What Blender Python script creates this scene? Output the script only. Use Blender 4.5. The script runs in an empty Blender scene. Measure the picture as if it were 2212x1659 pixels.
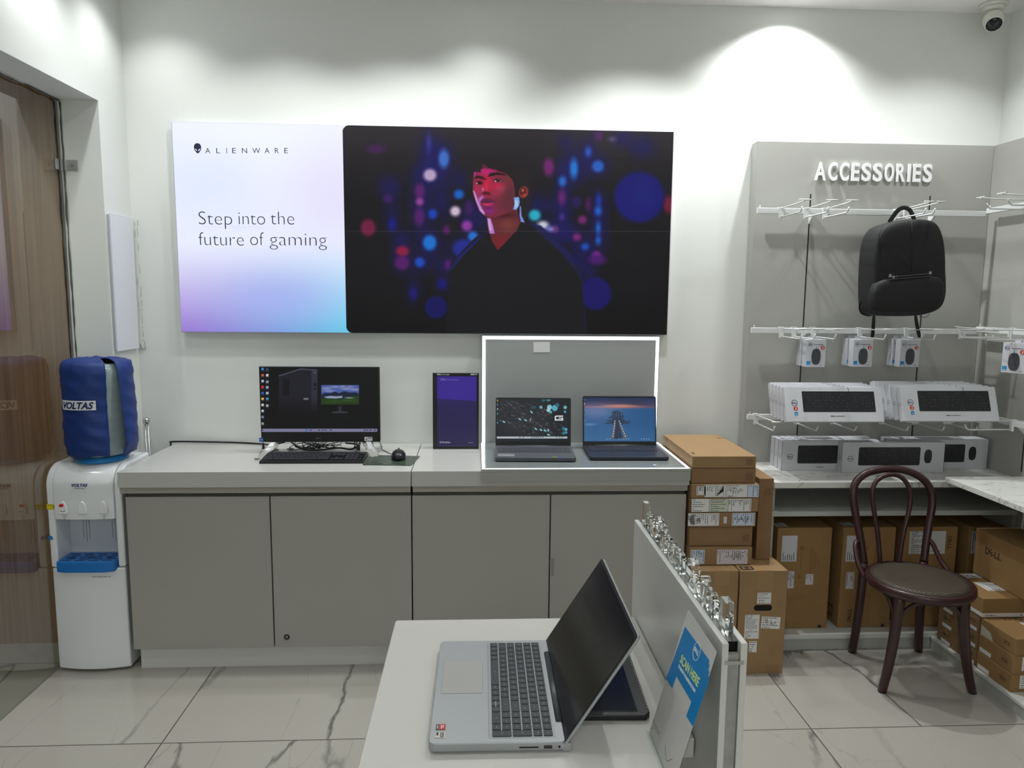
import bpy, math, random
import numpy as np
from mathutils import Vector, Matrix

# ------------------------------------------------------------------ camera
FPX = 1561.186; PITCH = .1212328; YAW = .0511544; ROLL = .0086834
CX, CY = 1106.0, 829.5
CAM = np.array([0, 0, 1.55])
_F = np.array([math.sin(YAW)*math.cos(PITCH), math.cos(YAW)*math.cos(PITCH), -math.sin(PITCH)])
_R = np.array([math.cos(YAW), -math.sin(YAW), 0.0]); _U = np.cross(_R, _F)
_R2 = _R*math.cos(ROLL)+_U*math.sin(ROLL); _U2 = -_R*math.sin(ROLL)+_U*math.cos(ROLL)
scene = bpy.context.scene
cd = bpy.data.cameras.new('camera'); cam = bpy.data.objects.new('camera', cd)
scene.collection.objects.link(cam); scene.camera = cam
cd.sensor_width = 36; cd.lens = FPX*36/2212; cd.clip_start = .02; cd.clip_end = 60
cam.matrix_world = Matrix(((_R2[0], _U2[0], -_F[0], CAM[0]), (_R2[1], _U2[1], -_F[1], CAM[1]),
                           (_R2[2], _U2[2], -_F[2], CAM[2]), (0, 0, 0, 1)))
# ------------------------------------------------------------------ light
vs = scene.view_settings
vs.view_transform = 'Standard'; vs.look = 'None'; vs.gamma = 1; vs.use_curve_mapping = False
vs.exposure = 0.0
world = bpy.data.worlds.new('world'); scene.world = world; world.use_nodes = True
world.node_tree.nodes['Background'].inputs[0].default_value = (.8, .9, 1, 1)
world.node_tree.nodes['Background'].inputs[1].default_value = .05
CEIL = 2.87
LAMPCOL = (.975, 1.0, .99)
# recessed spot lamps in the ceiling: x, y, watts, cone angle, blend
SPOTS = [(-1.36, 3.16, 12, 118, 1.0), (.02, 3.16, 13, 116, 1.0), (1.40, 3.27, 72, 132, .85),
         (-.85, 2.95, 18, 128, .6), (-.33, 2.95, 22, 128, .6), (.72, 2.90, 43, 128, .6), (2.10, 2.93, 19, 128, .6),
         (-1.40, 2.74, 15, 116, .9),
         (-.9, 1.3, 14, 130, .5), (.5, 1.3, 13, 130, .5), (1.9, 1.3, 2, 130, .5),
         (-.9, -2.3, 132, 140, .5), (.5, -2.3, 105, 140, .5), (1.9, -2.3, 25, 140, .5)]  # unseen rear row added as wall washers, brightening doors and upper wall
def lamp_light(x, y, z, w, ang, blend, parent=None):
    ld = bpy.data.lights.new('spot_light', 'SPOT'); ld.energy = w*1.11; ld.color = LAMPCOL
    ld.spot_size = math.radians(ang); ld.spot_blend = blend; ld.shadow_soft_size = .022
    o = bpy.data.objects.new('spot_light', ld); scene.collection.objects.link(o)
    o.location = (x, y, z)
    return o

# ------------------------------------------------------------------ helpers
def ray(x, y): return _F+_R2*(x-CX)/FPX-_U2*(y-CY)/FPX
def P(x, y, X=None, Y=None, Z=None):
    d = ray(x, y)
    t = (X-CAM[0])/d[0] if X is not None else (Y-CAM[1])/d[1] if Y is not None else (Z-CAM[2])/d[2]
    return Vector(CAM+d*t)
def proj(pts):
    v = np.asarray(pts)-CAM; z = v@_F
    return CX+FPX*(v@_R2)/z, CY-FPX*(v@_U2)/z
def lin(c):
    return tuple((v/255/12.92 if v/255 <= .04045 else ((v/255+.055)/1.055)**2.4) for v in c)
def link(o): scene.collection.objects.link(o); return o

MATS = {}
def mat(name, rgb, rough=.5, metal=0, emit=0, spec=.5, trans=0, ior=1.45, noise=0, nscale=8, bump=0, bscale=200, coat=0, erg=None):
    if name in MATS: return MATS[name]
    m = bpy.data.materials.new(name); m.use_nodes = True; nt = m.node_tree; b = nt.nodes['Principled BSDF']
    c = lin(rgb)+(1,)
    b.inputs['Base Color'].default_value = c; b.inputs['Roughness'].default_value = rough
    b.inputs['Metallic'].default_value = metal; b.inputs['Specular IOR Level'].default_value = spec
    b.inputs['IOR'].default_value = ior; b.inputs['Transmission Weight'].default_value = trans
    b.inputs['Coat Weight'].default_value = coat; b.inputs['Coat Roughness'].default_value = .08
    if emit:
        b.inputs['Emission Color'].default_value = lin(erg or rgb)+(1,); b.inputs['Emission Strength'].default_value = emit
    tc = nt.nodes.new('ShaderNodeTexCoord')
    if noise:
        n = nt.nodes.new('ShaderNodeTexNoise'); n.inputs['Scale'].default_value = nscale; n.inputs['Detail'].default_value = 4
        mx = nt.nodes.new('ShaderNodeMix'); mx.data_type = 'RGBA'; mx.blend_type = 'MULTIPLY'; mx.inputs[0].default_value = noise
        mx.inputs[6].default_value = c
        nt.links.new(tc.outputs['Object'], n.inputs['Vector']); nt.links.new(n.outputs['Color'], mx.inputs[7])
        hs = nt.nodes.new('ShaderNodeHueSaturation'); hs.inputs['Saturation'].default_value = 0; hs.inputs['Value'].default_value = 1.7
        nt.links.new(n.outputs['Color'], hs.inputs['Color']); nt.links.new(hs.outputs[0], mx.inputs[7])
        nt.links.new(mx.outputs[2], b.inputs['Base Color'])
    if bump:
        n2 = nt.nodes.new('ShaderNodeTexNoise'); n2.inputs['Scale'].default_value = bscale
        bp = nt.nodes.new('ShaderNodeBump'); bp.inputs['Strength'].default_value = bump; bp.inputs['Distance'].default_value = .002
        nt.links.new(tc.outputs['Object'], n2.inputs['Vector']); nt.links.new(n2.outputs[0], bp.inputs['Height'])
        nt.links.new(bp.outputs[0], b.inputs['Normal'])
    MATS[name] = m
    return m

def root_of(o):
    while o.parent: o = o.parent
    return o
def T(name, label, cat, loc=(0, 0, 0), rotz=0, group=None, local=False, rot=None):
    o = bpy.data.objects.new(name, None); link(o); o.empty_display_size = .05
    o.location = loc; o.rotation_euler = rot or (0, 0, rotz)
    o['label'] = label; o['category'] = cat
    if group: o['group'] = group
    LOCAL[o.name] = local
    return o
LOCAL = {}
def tag(o, label, cat, group=None, kind=None):
    o['label'] = label; o['category'] = cat
    if group: o['group'] = group
    if kind: o['kind'] = kind
    return o
def finish(o, parent, loc=None):
    """parent a part; geometry of world-space things is shifted onto the thing's origin"""
    if parent is not None:
        r = root_of(parent); o.parent = parent
        if not LOCAL.get(r.name, False) and not o.get('_nl'):
            o.data.transform(Matrix.Translation(-Vector(r.location)))
    else:
        cs = np.array([v.co[:] for v in o.data.vertices])
        mn, mx = cs.min(0), cs.max(0); c = Vector(((mn[0]+mx[0])/2, (mn[1]+mx[1])/2, mn[2]))
        o.data.transform(Matrix.Translation(-c)); o.location = c
        LOCAL[o.name] = False
    return o

class Fr:
    """a flat frame: origin, right, up; normal points at the viewer of the face"""
    def __init__(s, o, r=(1, 0, 0), u=(0, 0, 1)):
        s.o = Vector(o); s.r = Vector(r).normalized(); s.u = Vector(u).normalized(); s.n = s.r.cross(s.u)
    def p(s, a, b, h=0): return s.o+s.r*a+s.u*b+s.n*h

class MB:
    def __init__(s): s.v = []; s.f = []; s.m = []; s.sm = []; s.M = None
    def add(s, vs_, fs, m=0, smooth=False):
        k = len(s.v)
        for p in vs_:
            p = Vector(p); s.v.append(s.M @ p if s.M else p)
        for f in fs: s.f.append([i+k for i in f]); s.m.append(m); s.sm.append(smooth)
        return s
    def hexa(s, q, m=0):
        return s.add(q, [(0, 3, 2, 1), (4, 5, 6, 7), (0, 1, 5, 4), (1, 2, 6, 5), (2, 3, 7, 6), (3, 0, 4, 7)], m)
    def box(s, x0, x1, y0, y1, z0, z1, m=0):
        return s.hexa([(x0, y0, z0), (x1, y0, z0), (x1, y1, z0), (x0, y1, z0), (x0, y0, z1), (x1, y0, z1), (x1, y1, z1), (x0, y1, z1)], m)
    def slab(s, fr, u0, u1, v0, v1, h0, h1, m=0):
        return s.hexa([fr.p(u0, v0, h0), fr.p(u1, v0, h0), fr.p(u1, v1, h0), fr.p(u0, v1, h0),
                       fr.p(u0, v0, h1), fr.p(u1, v0, h1), fr.p(u1, v1, h1), fr.p(u0, v1, h1)], m)
    def prism(s, fr, pts, h0, h1, m=0, smooth=False):
        n = len(pts); a = sum(pts[i][0]*pts[(i+1) % n][1]-pts[(i+1) % n][0]*pts[i][1] for i in range(n))
        if a < 0: pts = pts[::-1]
        s.add([fr.p(u, v, h0) for u, v in pts]+[fr.p(u, v, h1) for u, v in pts],
              [tuple(range(n))[::-1], tuple(range(n, 2*n))], m)
        k = len(s.v)-2*n
        for i in range(n):
            j = (i+1) % n; s.f.append([k+i, k+j, k+n+j, k+n+i]); s.m.append(m); s.sm.append(smooth)
        return s
    def tube(s, path, r, n=8, m=0, closed=False, caps=True):
        path = [Vector(p) for p in path]; N = len(path)
        rs = r if isinstance(r, (list, tuple)) else [r]*N
        k = len(s.v); prev = None; vs_ = []
        for i, p in enumerate(path):
            if closed: t = path[(i+1) % N]-path[i-1]
            else: t = path[min(i+1, N-1)]-path[max(i-1, 0)]
            t.normalize()
            if prev is None: a = t.orthogonal().normalized()
            else:
                a = prev-t*prev.dot(t)
                a = a.normalized() if a.length > 1e-6 else t.orthogonal().normalized()
            prev = a; b = t.cross(a)
            for j in range(n):
                an = 2*math.pi*j/n; vs_.append(p+(a*math.cos(an)+b*math.sin(an))*rs[i])
        fs = []
        for i in range(N if closed else N-1):
            i2 = (i+1) % N
            for j in range(n):
                j2 = (j+1) % n; fs.append((i*n+j, i*n+j2, i2*n+j2, i2*n+j))
        s.add(vs_, fs, m, True)
        if not closed and caps:
            s.f.append([k+j for j in range(n)][::-1]); s.m.append(m); s.sm.append(False)
            s.f.append([k+(N-1)*n+j for j in range(n)]); s.m.append(m); s.sm.append(False)
        return s
    def cyl(s, p0, p1, r, n=20, m=0): return s.tube([p0, p1], r, n, m)
    def lathe(s, prof, c=(0, 0, 0), n=32, m=0, ax='z', sy=1.0, caps=True):
        """prof: (radius, height) pairs"""
        c = Vector(c); vs_ = []
        for r, h in prof:
            for j in range(n):
                a = 2*math.pi*j/n; u, v = r*math.cos(a), r*math.sin(a)*sy
                vs_.append(c+(Vector((u, v, h)) if ax == 'z' else Vector((u, -h, v)) if ax == 'y' else Vector((h, u, v))))
        fs = []
        for i in range(len(prof)-1):
            for j in range(n):
                j2 = (j+1) % n; fs.append((i*n+j, i*n+j2, (i+1)*n+j2, (i+1)*n+j))
        s.add(vs_, fs, m, True)
        k = len(s.v)-len(vs_)
        for row, rev in ((0, True), (len(prof)-1, False)):
            if caps and prof[row][0] > 1e-5:
                f = [k+row*n+j for j in range(n)]; s.f.append(f[::-1] if rev else f); s.m.append(m); s.sm.append(False)
        return s
    def ball(s, c, r, m=0, sc=(1, 1, 1), n=16):
        vs_ = []; fs = []; c = Vector(c)
        for i in range(n//2+1):
            a = math.pi*i/(n//2)
            for j in range(n):
                b = 2*math.pi*j/n
                vs_.append(c+Vector((r*sc[0]*math.sin(a)*math.cos(b), r*sc[1]*math.sin(a)*math.sin(b), r*sc[2]*math.cos(a))))
        for i in range(n//2):
            for j in range(n):
                j2 = (j+1) % n; fs.append((i*n+j, (i+1)*n+j, (i+1)*n+j2, i*n+j2))
        return s.add(vs_, fs, m, True)
    def build(s, name, mats, parent=None, bevel=0, seg=2, sub=0, solid=0, label=None, wn=False):
        me = bpy.data.meshes.new(name); me.from_pydata([tuple(v) for v in s.v], [], s.f)
        ms = mats if isinstance(mats, (list, tuple)) else [mats]
        for m in ms: me.materials.append(m)
        me.polygons.foreach_set('material_index', s.m); me.polygons.foreach_set('use_smooth', s.sm)
        me.update()
        o = link(bpy.data.objects.new(name, me)); finish(o, parent)
        if solid:
            md = o.modifiers.new('solid', 'SOLIDIFY'); md.thickness = solid; md.offset = 0
        if bevel:
            md = o.modifiers.new('bevel', 'BEVEL'); md.width = bevel; md.segments = seg; md.limit_method = 'ANGLE'; md.angle_limit = math.radians(40)
            me.polygons.foreach_set('use_smooth', [True]*len(me.polygons))
            w = o.modifiers.new('wn', 'WEIGHTED_NORMAL'); w.keep_sharp = False
        if sub:
            md = o.modifiers.new('sub', 'SUBSURF'); md.levels = md.render_levels = sub
            me.polygons.foreach_set('use_smooth', [True]*len(me.polygons))
        if label: o['label'] = label
        return o

def rrect(u0, u1, v0, v1, r, n=5, corners=(1, 1, 1, 1)):
    """rounded rectangle points; corners order: bl, br, tr, tl"""
    pts = []
    for (cx, cy, a0), c in zip(((u0+r, v0+r, 180), (u1-r, v0+r, 270), (u1-r, v1-r, 0), (u0+r, v1-r, 90)), corners):
        if c:
            for i in range(n+1):
                a = math.radians(a0+90*i/n); pts.append((cx+r*math.cos(a), cy+r*math.sin(a)))
        else: pts.append({180: (u0, v0), 270: (u1, v0), 0: (u1, v1), 90: (u0, v1)}[a0])
    return pts
def ellipse(cu, cv, ru, rv, n=24): return [(cu+ru*math.cos(2*math.pi*i/n), cv+rv*math.sin(2*math.pi*i/n)) for i in range(n)]
def ring_decal(mb, fr, cu, cv, r, w, h0, h1, m=0, n=28, sx=1):
    for i in range(n):
        a, b = 2*math.pi*i/n, 2*math.pi*(i+1)/n
        q = [(cu+sx*rr*math.cos(t), cv+rr*math.sin(t)) for rr, t in ((r, a), (r, b), (r-w, b), (r-w, a))]
        q = q[::-1]
        mb.hexa([fr.p(*z, h0) for z in q]+[fr.p(*z, h1) for z in q], m)

_tcache = {}
def text_mesh(s, offset=0, shear=0, spacing=1, res=3, extrude=0.0, bev=0):
    key = (s, offset, shear, spacing, res, extrude, bev)
    if key in _tcache: return _tcache[key]
    cu = bpy.data.curves.new('lettering', 'FONT'); cu.body = s; cu.offset = offset; cu.shear = shear
    cu.space_character = spacing; cu.resolution_u = res; cu.extrude = extrude; cu.bevel_depth = bev
    o = link(bpy.data.objects.new('lettering', cu)); dg = bpy.context.evaluated_depsgraph_get()
    me = bpy.data.meshes.new_from_object(o.evaluated_get(dg)); bpy.data.objects.remove(o); bpy.data.curves.remove(cu)
    co = np.array([v.co[:] for v in me.vertices]) if len(me.vertices) else np.zeros((1, 3))
    fs = [tuple(p.vertices) for p in me.polygons]; bpy.data.meshes.remove(me)
    _tcache[key] = (co, fs); return co, fs
def text_into(mb, s, fr, u0, v0, w=None, h=None, m=0, depth=.0006, lift=.0002, rot=0, offset=0, shear=0, spacing=1, res=3, align='l'):
    """flat or raised lettering whose ink box starts at (u0, v0) and is w wide and h high (cap height)"""
    co, fs = text_mesh(s, offset, shear, spacing, res, .5)
    x0, x1, y0, y1 = co[:, 0].min(), co[:, 0].max(), co[:, 1].min(), co[:, 1].max()
    cap = .69
    sv = h/cap if h else None
    su = w/(x1-x0) if w else sv
    if sv is None: sv = su
    if align == 'c': u0 -= (x1-x0)*su/2
    if align == 'r': u0 -= (x1-x0)*su
    c, sn = math.cos(rot), math.sin(rot); out = []
    ou = u0
    for x, y, z in co:
        a, b = (x-x0)*su, y*sv
        out.append(fr.p(ou+a*c-b*sn, v0+a*sn+b*c, lift+depth*(z+.5)))
    mb.add(out, fs, m); return (x1-x0)*su
def dell_logo(mb, fr, cu, cv, w, m=0, depth=.0005, rot=0, sx=1):
    """D, tilted E, L, L centred on (cu, cv)"""
    c, s = math.cos(rot), math.sin(rot); f2 = Fr(fr.p(cu, cv), fr.r*c+fr.u*s, fr.u*c-fr.r*s); h = w*.30
    text_into(mb, 'D', f2, -w/2, -h/2, w*.25, h, m, depth, offset=.02)
    f3 = Fr(f2.p(-w*.115, 0), f2.r+f2.u*.75, f2.u-f2.r*.75)
    text_into(mb, 'E', f3, -w*.10, -h*.45, w*.2, h*.9, m, depth, offset=.02)
    text_into(mb, 'L', f2, w*.08, -h/2, w*.19, h, m, depth, offset=.02)
    text_into(mb, 'L', f2, w*.30, -h/2, w*.19, h, m, depth, offset=.02)
def logo_ring(mb, fr, cu, cv, r, m=0, depth=.0004, sx=1):
    ring_decal(mb, fr, cu, cv, r, r*.13, .0002, depth, m, 28, sx); dell_logo(mb, fr, cu, cv, r*1.5*sx, m, depth)

# vertex-coloured picture sheets (prints and screens)
def soft(d, s): return np.clip(.5-d/s, 0, 1)
class Paint:
    def __init__(s, px, py, rgb): s.x = px; s.y = py; s.c = np.empty(px.shape+(3,)); s.c[:] = rgb
    def mixin(s, a, rgb): a = a[..., None]; s.c = s.c*(1-a)+np.array(rgb, float)*a
    def ell(s, cx, cy, rx, ry, rgb, blur=3, al=1, rot=0):
        dx, dy = s.x-cx, s.y-cy
        if rot: c, n = math.cos(rot), math.sin(rot); dx, dy = dx*c+dy*n, -dx*n+dy*c
        d = (np.sqrt((dx/rx)**2+(dy/ry)**2)-1)*min(rx, ry)
        s.mixin(al*np.clip(.5-d/blur, 0, 1)**1.2, rgb)
    def glow(s, cx, cy, rx, ry, rgb, al=1):
        s.mixin(al*np.exp(-(((s.x-cx)/rx)**2+((s.y-cy)/ry)**2)), rgb)
    def poly(s, pts, rgb, blur=1, al=1):
        n = len(pts); d2 = np.full(s.x.shape, 1e9); ins = np.zeros(s.x.shape, bool)
        for i in range(n):
            ax, ay = pts[i]; bx, by = pts[(i+1) % n]; ex, ey = bx-ax, by-ay; wx, wy = s.x-ax, s.y-ay
            t = np.clip((wx*ex+wy*ey)/(ex*ex+ey*ey+1e-9), 0, 1)
            d2 = np.minimum(d2, (wx-ex*t)**2+(wy-ey*t)**2)
            c = ((ay > s.y) != (by > s.y)) & (s.x < (bx-ax)*(s.y-ay)/(by-ay+1e-12)+ax); ins ^= c
        d = np.sqrt(d2)*np.where(ins, -1, 1); s.mixin(al*soft(d, blur), rgb)
    def rect(s, x0, y0, x1, y1, rgb, blur=.6, al=1):
        d = np.maximum(np.maximum(x0-s.x, s.x-x1), np.maximum(y0-s.y, s.y-y1)); s.mixin(al*soft(d, blur), rgb)
def picture(name, fr, w, h, nx, ny, func, parent, rough=.3, base=.04, gain=1.0, mask=None, spec=.5, emit=True, diff=0.0, bump=0, label=None):
    """a printed or lit sheet on frame fr, w x h metres; func(Paint) paints in photo pixels"""
    us = np.linspace(0, w, nx+1); vs_ = np.linspace(0, h, ny+1); U, V = np.meshgrid(us, vs_)
    o, r, u = (np.array(q[:]) for q in (fr.o, fr.r, fr.u))
    pts = o+U[..., None]*r+V[..., None]*u
    px, py = proj(pts); pt = Paint(px, py, (0, 0, 0)); func(pt)
    c = np.clip(pt.c/255, 0, 1); c = np.where(c <= .04045, c/12.92, ((c+.055)/1.055)**2.4)
    me = bpy.data.meshes.new(name); N = (nx+1)*(ny+1)
    idx = np.arange(N).reshape(ny+1, nx+1)
    q = np.stack([idx[:-1, :-1], idx[:-1, 1:], idx[1:, 1:], idx[1:, :-1]], -1).reshape(-1, 4)
    if mask is not None:
        cu = (U[:-1, :-1]+U[1:, 1:]).ravel()/2; cv = (V[:-1, :-1]+V[1:, 1:]).ravel()/2; q = q[mask(cu, cv)]
    me.vertices.add(N); me.vertices.foreach_set('co', pts.reshape(-1))
    me.loops.add(len(q)*4); me.loops.foreach_set('vertex_index', q.ravel())
    me.polygons.add(len(q)); me.polygons.foreach_set('loop_start', np.arange(len(q))*4)
    me.update(calc_edges=True)
    ca = me.color_attributes.new('picture', 'FLOAT_COLOR', 'POINT')
    ca.data.foreach_set('color', np.concatenate([c.reshape(-1, 3), np.ones((N, 1))], 1).ravel())
    m = bpy.data.materials.new(name+'_print'); m.use_nodes = True; nt = m.node_tree; b = nt.nodes['Principled BSDF']
    a = nt.nodes.new('ShaderNodeVertexColor'); a.layer_name = 'picture'
    b.inputs['Roughness'].default_value = rough; b.inputs['Specular IOR Level'].default_value = spec
    if emit:
        b.inputs['Base Color'].default_value = (base, base, base, 1)
        nt.links.new(a.outputs[0], b.inputs['Emission Color']); b.inputs['Emission Strength'].default_value = gain
    else: nt.links.new(a.outputs[0], b.inputs['Base Color'])
    if bump:
        tc = nt.nodes.new('ShaderNodeTexCoord'); mp = nt.nodes.new('ShaderNodeMapping'); mp.inputs['Scale'].default_value = (.7, 1, 4)
        n2 = nt.nodes.new('ShaderNodeTexNoise'); n2.inputs['Scale'].default_value = 3.5
        bp = nt.nodes.new('ShaderNodeBump'); bp.inputs['Strength'].default_value = bump; bp.inputs['Distance'].default_value = .02
        nt.links.new(tc.outputs['Object'], mp.inputs[0]); nt.links.new(mp.outputs[0], n2.inputs[0]); nt.links.new(n2.outputs[0], bp.inputs['Height']); nt.links.new(bp.outputs[0], b.inputs['Normal'])
    me.materials.append(m); ob = link(bpy.data.objects.new(name, me)); finish(ob, parent)
    if label: ob['label'] = label
    return ob

def copy_tree(o, parent=None, **kw):
    c = o.copy(); scene.collection.objects.link(c)
    if parent: c.parent = parent
    for ch in list(o.children): copy_tree(ch, c)
    for k, v in kw.items():
        if k == 'loc': c.location = v
        elif k == 'rot': c.rotation_euler = v
        else: c[k] = v
    return c

# ------------------------------------------------------------------ materials
M_wall = mat('painted_wall', (226, 228, 225), .6, bump=.08, bscale=60)
M_ceil = mat('ceiling_paint', (236, 234, 232), .8)
M_panel = mat('grey_laminate', (172, 172, 167), .45)
M_door = mat('grey_door_laminate', (162, 160, 154), .28, spec=.5)
M_worktop = mat('white_worktop', (190, 190, 186), .22)
M_white = mat('white_metal', (232, 232, 230), .35)
M_wlam = mat('white_laminate', (200, 200, 196), .3)
M_blk = mat('black_plastic', (22, 22, 25), .35)
M_blkm = mat('matt_black', (16, 16, 18), .6)
M_key = mat('key_black', (34, 36, 40), .45)
M_silver = mat('silver_shell', (180, 182, 184), .36, metal=.45)
M_grey = mat('dark_grey_shell', (74, 76, 82), .4, metal=.3)
M_steel = mat('steel', (190, 190, 192), .22, metal=1)
M_card = mat('cardboard', (150, 121, 86), .8, noise=.18, nscale=14)
M_card2 = mat('cardboard_dark', (138, 108, 76), .8, noise=.18, nscale=14)
M_tape = mat('packing_tape', (156, 124, 86), .4)
M_label = mat('paper_label', (222, 222, 222), .6)
M_ink = mat('black_ink', (34, 34, 36), .6)
M_brownink = mat('brown_ink', (96, 66, 40), .7)
M_bluelab = mat('sky_blue_label', (40, 140, 205), .5)
M_redlab = mat('red_label', (205, 50, 45), .5)
M_navy = mat('navy_ink', (28, 32, 96), .5)
M_carton = mat('white_carton', (204, 205, 211), .45)
M_bag = mat('black_nylon', (26, 27, 28), .75, bump=.25, bscale=900)
M_bagz = mat('zipper_black', (12, 12, 12), .5)
M_wood = mat('mahogany_bentwood', (54, 27, 29), .36, coat=.2)
M_tealtxt = mat('white_print', (235, 238, 240), .5)
def led_mat():
    return mat('led_strip', (240, 246, 255), .5, emit=3.2)
M_led = led_mat()

def acrylic(name, tint=(.96, .98, .97), rough=.02):
    if name in MATS: return MATS[name]
    m = bpy.data.materials.new(name); m.use_nodes = True; nt = m.node_tree; b = nt.nodes['Principled BSDF']
    b.inputs['Base Color'].default_value = tint+(1,); b.inputs['Roughness'].default_value = rough
    b.inputs['Transmission Weight'].default_value = 1; b.inputs['IOR'].default_value = 1.3
    MATS[name] = m; return m
M_acr = acrylic('clear_acrylic')
def sheet_glass(name, tint, refl=1.0, rough=0.0, haze=0):
    """thin pane: fresnel mirror over tinted see-through"""
    m = bpy.data.materials.new(name); m.use_nodes = True; nt = m.node_tree; nt.nodes.clear()
    o = nt.nodes.new('ShaderNodeOutputMaterial'); mx = nt.nodes.new('ShaderNodeMixShader')
    fr = nt.nodes.new('ShaderNodeFresnel'); fr.inputs[0].default_value = 1.5
    mu = nt.nodes.new('ShaderNodeMath'); mu.operation = 'MULTIPLY'; mu.inputs[1].default_value = refl
    t = nt.nodes.new('ShaderNodeBsdfTransparent'); t.inputs[0].default_value = tint+(1,)
    g = nt.nodes.new('ShaderNodeBsdfGlossy'); g.inputs['Roughness'].default_value = rough; g.inputs[0].default_value = (1, 1, 1, 1)
    ge = nt.nodes.new('ShaderNodeNewGeometry'); bf = nt.nodes.new('ShaderNodeMath'); bf.operation = 'SUBTRACT'; bf.inputs[0].default_value = 1.0
    nt.links.new(ge.outputs['Backfacing'], bf.inputs[1]); m3 = nt.nodes.new('ShaderNodeMath'); m3.operation = 'MULTIPLY'
    nt.links.new(fr.outputs[0], mu.inputs[0]); nt.links.new(mu.outputs[0], m3.inputs[0]); nt.links.new(bf.outputs[0], m3.inputs[1]); nt.links.new(m3.outputs[0], mx.inputs[0])
    nt.links.new(t.outputs[0], mx.inputs[1]); nt.links.new(g.outputs[0], mx.inputs[2]); nt.links.new(mx.outputs[0], o.inputs[0])
    MATS[name] = m; return m
M_pane = sheet_glass('shop_glass', (.86, .88, .85), 2.0)

def floor_material():
    m = bpy.data.materials.new('marble_tile'); m.use_nodes = True; nt = m.node_tree; N = nt.nodes; L = nt.links
    b = N['Principled BSDF']; b.inputs['Roughness'].default_value = .16; b.inputs['Specular IOR Level'].default_value = .4
    tc = N.new('ShaderNodeTexCoord'); sep = N.new('ShaderNodeSeparateXYZ'); L.new(tc.outputs['Object'], sep.inputs[0])
    def math_(op, a, b_=None, c=None):
        n = N.new('ShaderNodeMath'); n.operation = op
        for i, q in enumerate((a, b_, c)):
            if q is None: continue
            if isinstance(q, (int, float)): n.inputs[i].default_value = q
            else: L.new(q, n.inputs[i])
        return n.outputs[0]
    def grout(axis, off, size, w):
        a = math_('DIVIDE', math_('SUBTRACT', axis, off), size); fr_ = math_('FRACT', a)
        d = math_('MINIMUM', fr_, math_('SUBTRACT', 1.0, fr_)); return math_('LESS_THAN', d, w/size/2), math_('FLOOR', a)
    gx, ix = grout(sep.outputs[0], -1.083, 1.1515, .0045); gy, iy = grout(sep.outputs[1], 2.394, .5757, .0045)
    g = math_('MAXIMUM', gx, gy)
    cm = N.new('ShaderNodeCombineXYZ'); L.new(math_('MULTIPLY', ix, 3.7), cm.inputs[0]); L.new(math_('MULTIPLY', iy, 5.3), cm.inputs[1])
    L.new(math_('ADD', math_('MULTIPLY', ix, 1.3), iy), cm.inputs[2])
    va = N.new('ShaderNodeVectorMath'); L.new(tc.outputs['Object'], va.inputs[0]); L.new(cm.outputs[0], va.inputs[1])
    def vein(scale, dist, rotz, lo, hi, warp):
        mp = N.new('ShaderNodeMapping'); mp.inputs['Rotation'].default_value = (0, 0, rotz); mp.inputs['Scale'].default_value = scale
        L.new(va.outputs[0], mp.inputs[0])
        ns = N.new('ShaderNodeTexNoise'); ns.inputs['Scale'].default_value = 2.2; ns.inputs['Detail'].default_value = 6; ns.inputs['Roughness'].default_value = .6
        L.new(mp.outputs[0], ns.inputs['Vector'])
        ad = N.new('ShaderNodeVectorMath'); ad.operation = 'MULTIPLY_ADD'; ad.inputs[1].default_value = (warp,)*3
        L.new(ns.outputs['Color'], ad.inputs[0]); L.new(mp.outputs[0], ad.inputs[2])
        vo = N.new('ShaderNodeTexVoronoi'); vo.feature = 'DISTANCE_TO_EDGE'; vo.inputs['Scale'].default_value = dist; L.new(ad.outputs[0], vo.inputs['Vector'])
        mr = N.new('ShaderNodeMapRange'); mr.inputs[1].default_value = lo; mr.inputs[2].default_value = hi; mr.inputs[3].default_value = 1; mr.inputs[4].default_value = 0
        L.new(vo.outputs['Distance'], mr.inputs[0])
        k = N.new('ShaderNodeTexNoise'); k.inputs['Scale'].default_value = 1.6; L.new(ad.outputs[0], k.inputs['Vector'])
        kr = N.new('ShaderNodeMapRange'); kr.inputs[1].default_value = .40; kr.inputs[2].default_value = .54; L.new(k.outputs[0], kr.inputs[0])
        return math_('MULTIPLY', mr.outputs[0], kr.outputs[0])
    v1 = vein((1, .3, 1), 1.5, .95, .001, .016, .34); v2 = vein((1, .25, 1), 3.4, .8, 0, .008, .25)
    base = N.new('ShaderNodeTexNoise'); base.inputs['Scale'].default_value = 1.3; L.new(va.outputs[0], base.inputs['Vector'])
    def mixc(f, a, b_):
        n = N.new('ShaderNodeMix'); n.data_type = 'RGBA'
        if isinstance(f, (int, float)): n.inputs[0].default_value = f
        else: L.new(f, n.inputs[0])
        for i, q in ((6, a), (7, b_)):
            if isinstance(q, tuple): n.inputs[i].default_value = q+(1,)
            else: L.new(q, n.inputs[i])
        return n.outputs[2]
    c = mixc(base.outputs[0], lin((176, 173, 166)), lin((164, 160, 151)))
    c = mixc(math_('MULTIPLY', v2, .45), c, lin((140, 138, 132)))
    c = mixc(math_('MULTIPLY', v1, .95), c, lin((92, 92, 90)))
    c = mixc(math_('MULTIPLY', g, .9), c, lin((58, 54, 46)))
    L.new(c, b.inputs['Base Color'])
    L.new(math_('MULTIPLY_ADD', g, .5, .16), b.inputs['Roughness'])
    return m
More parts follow.
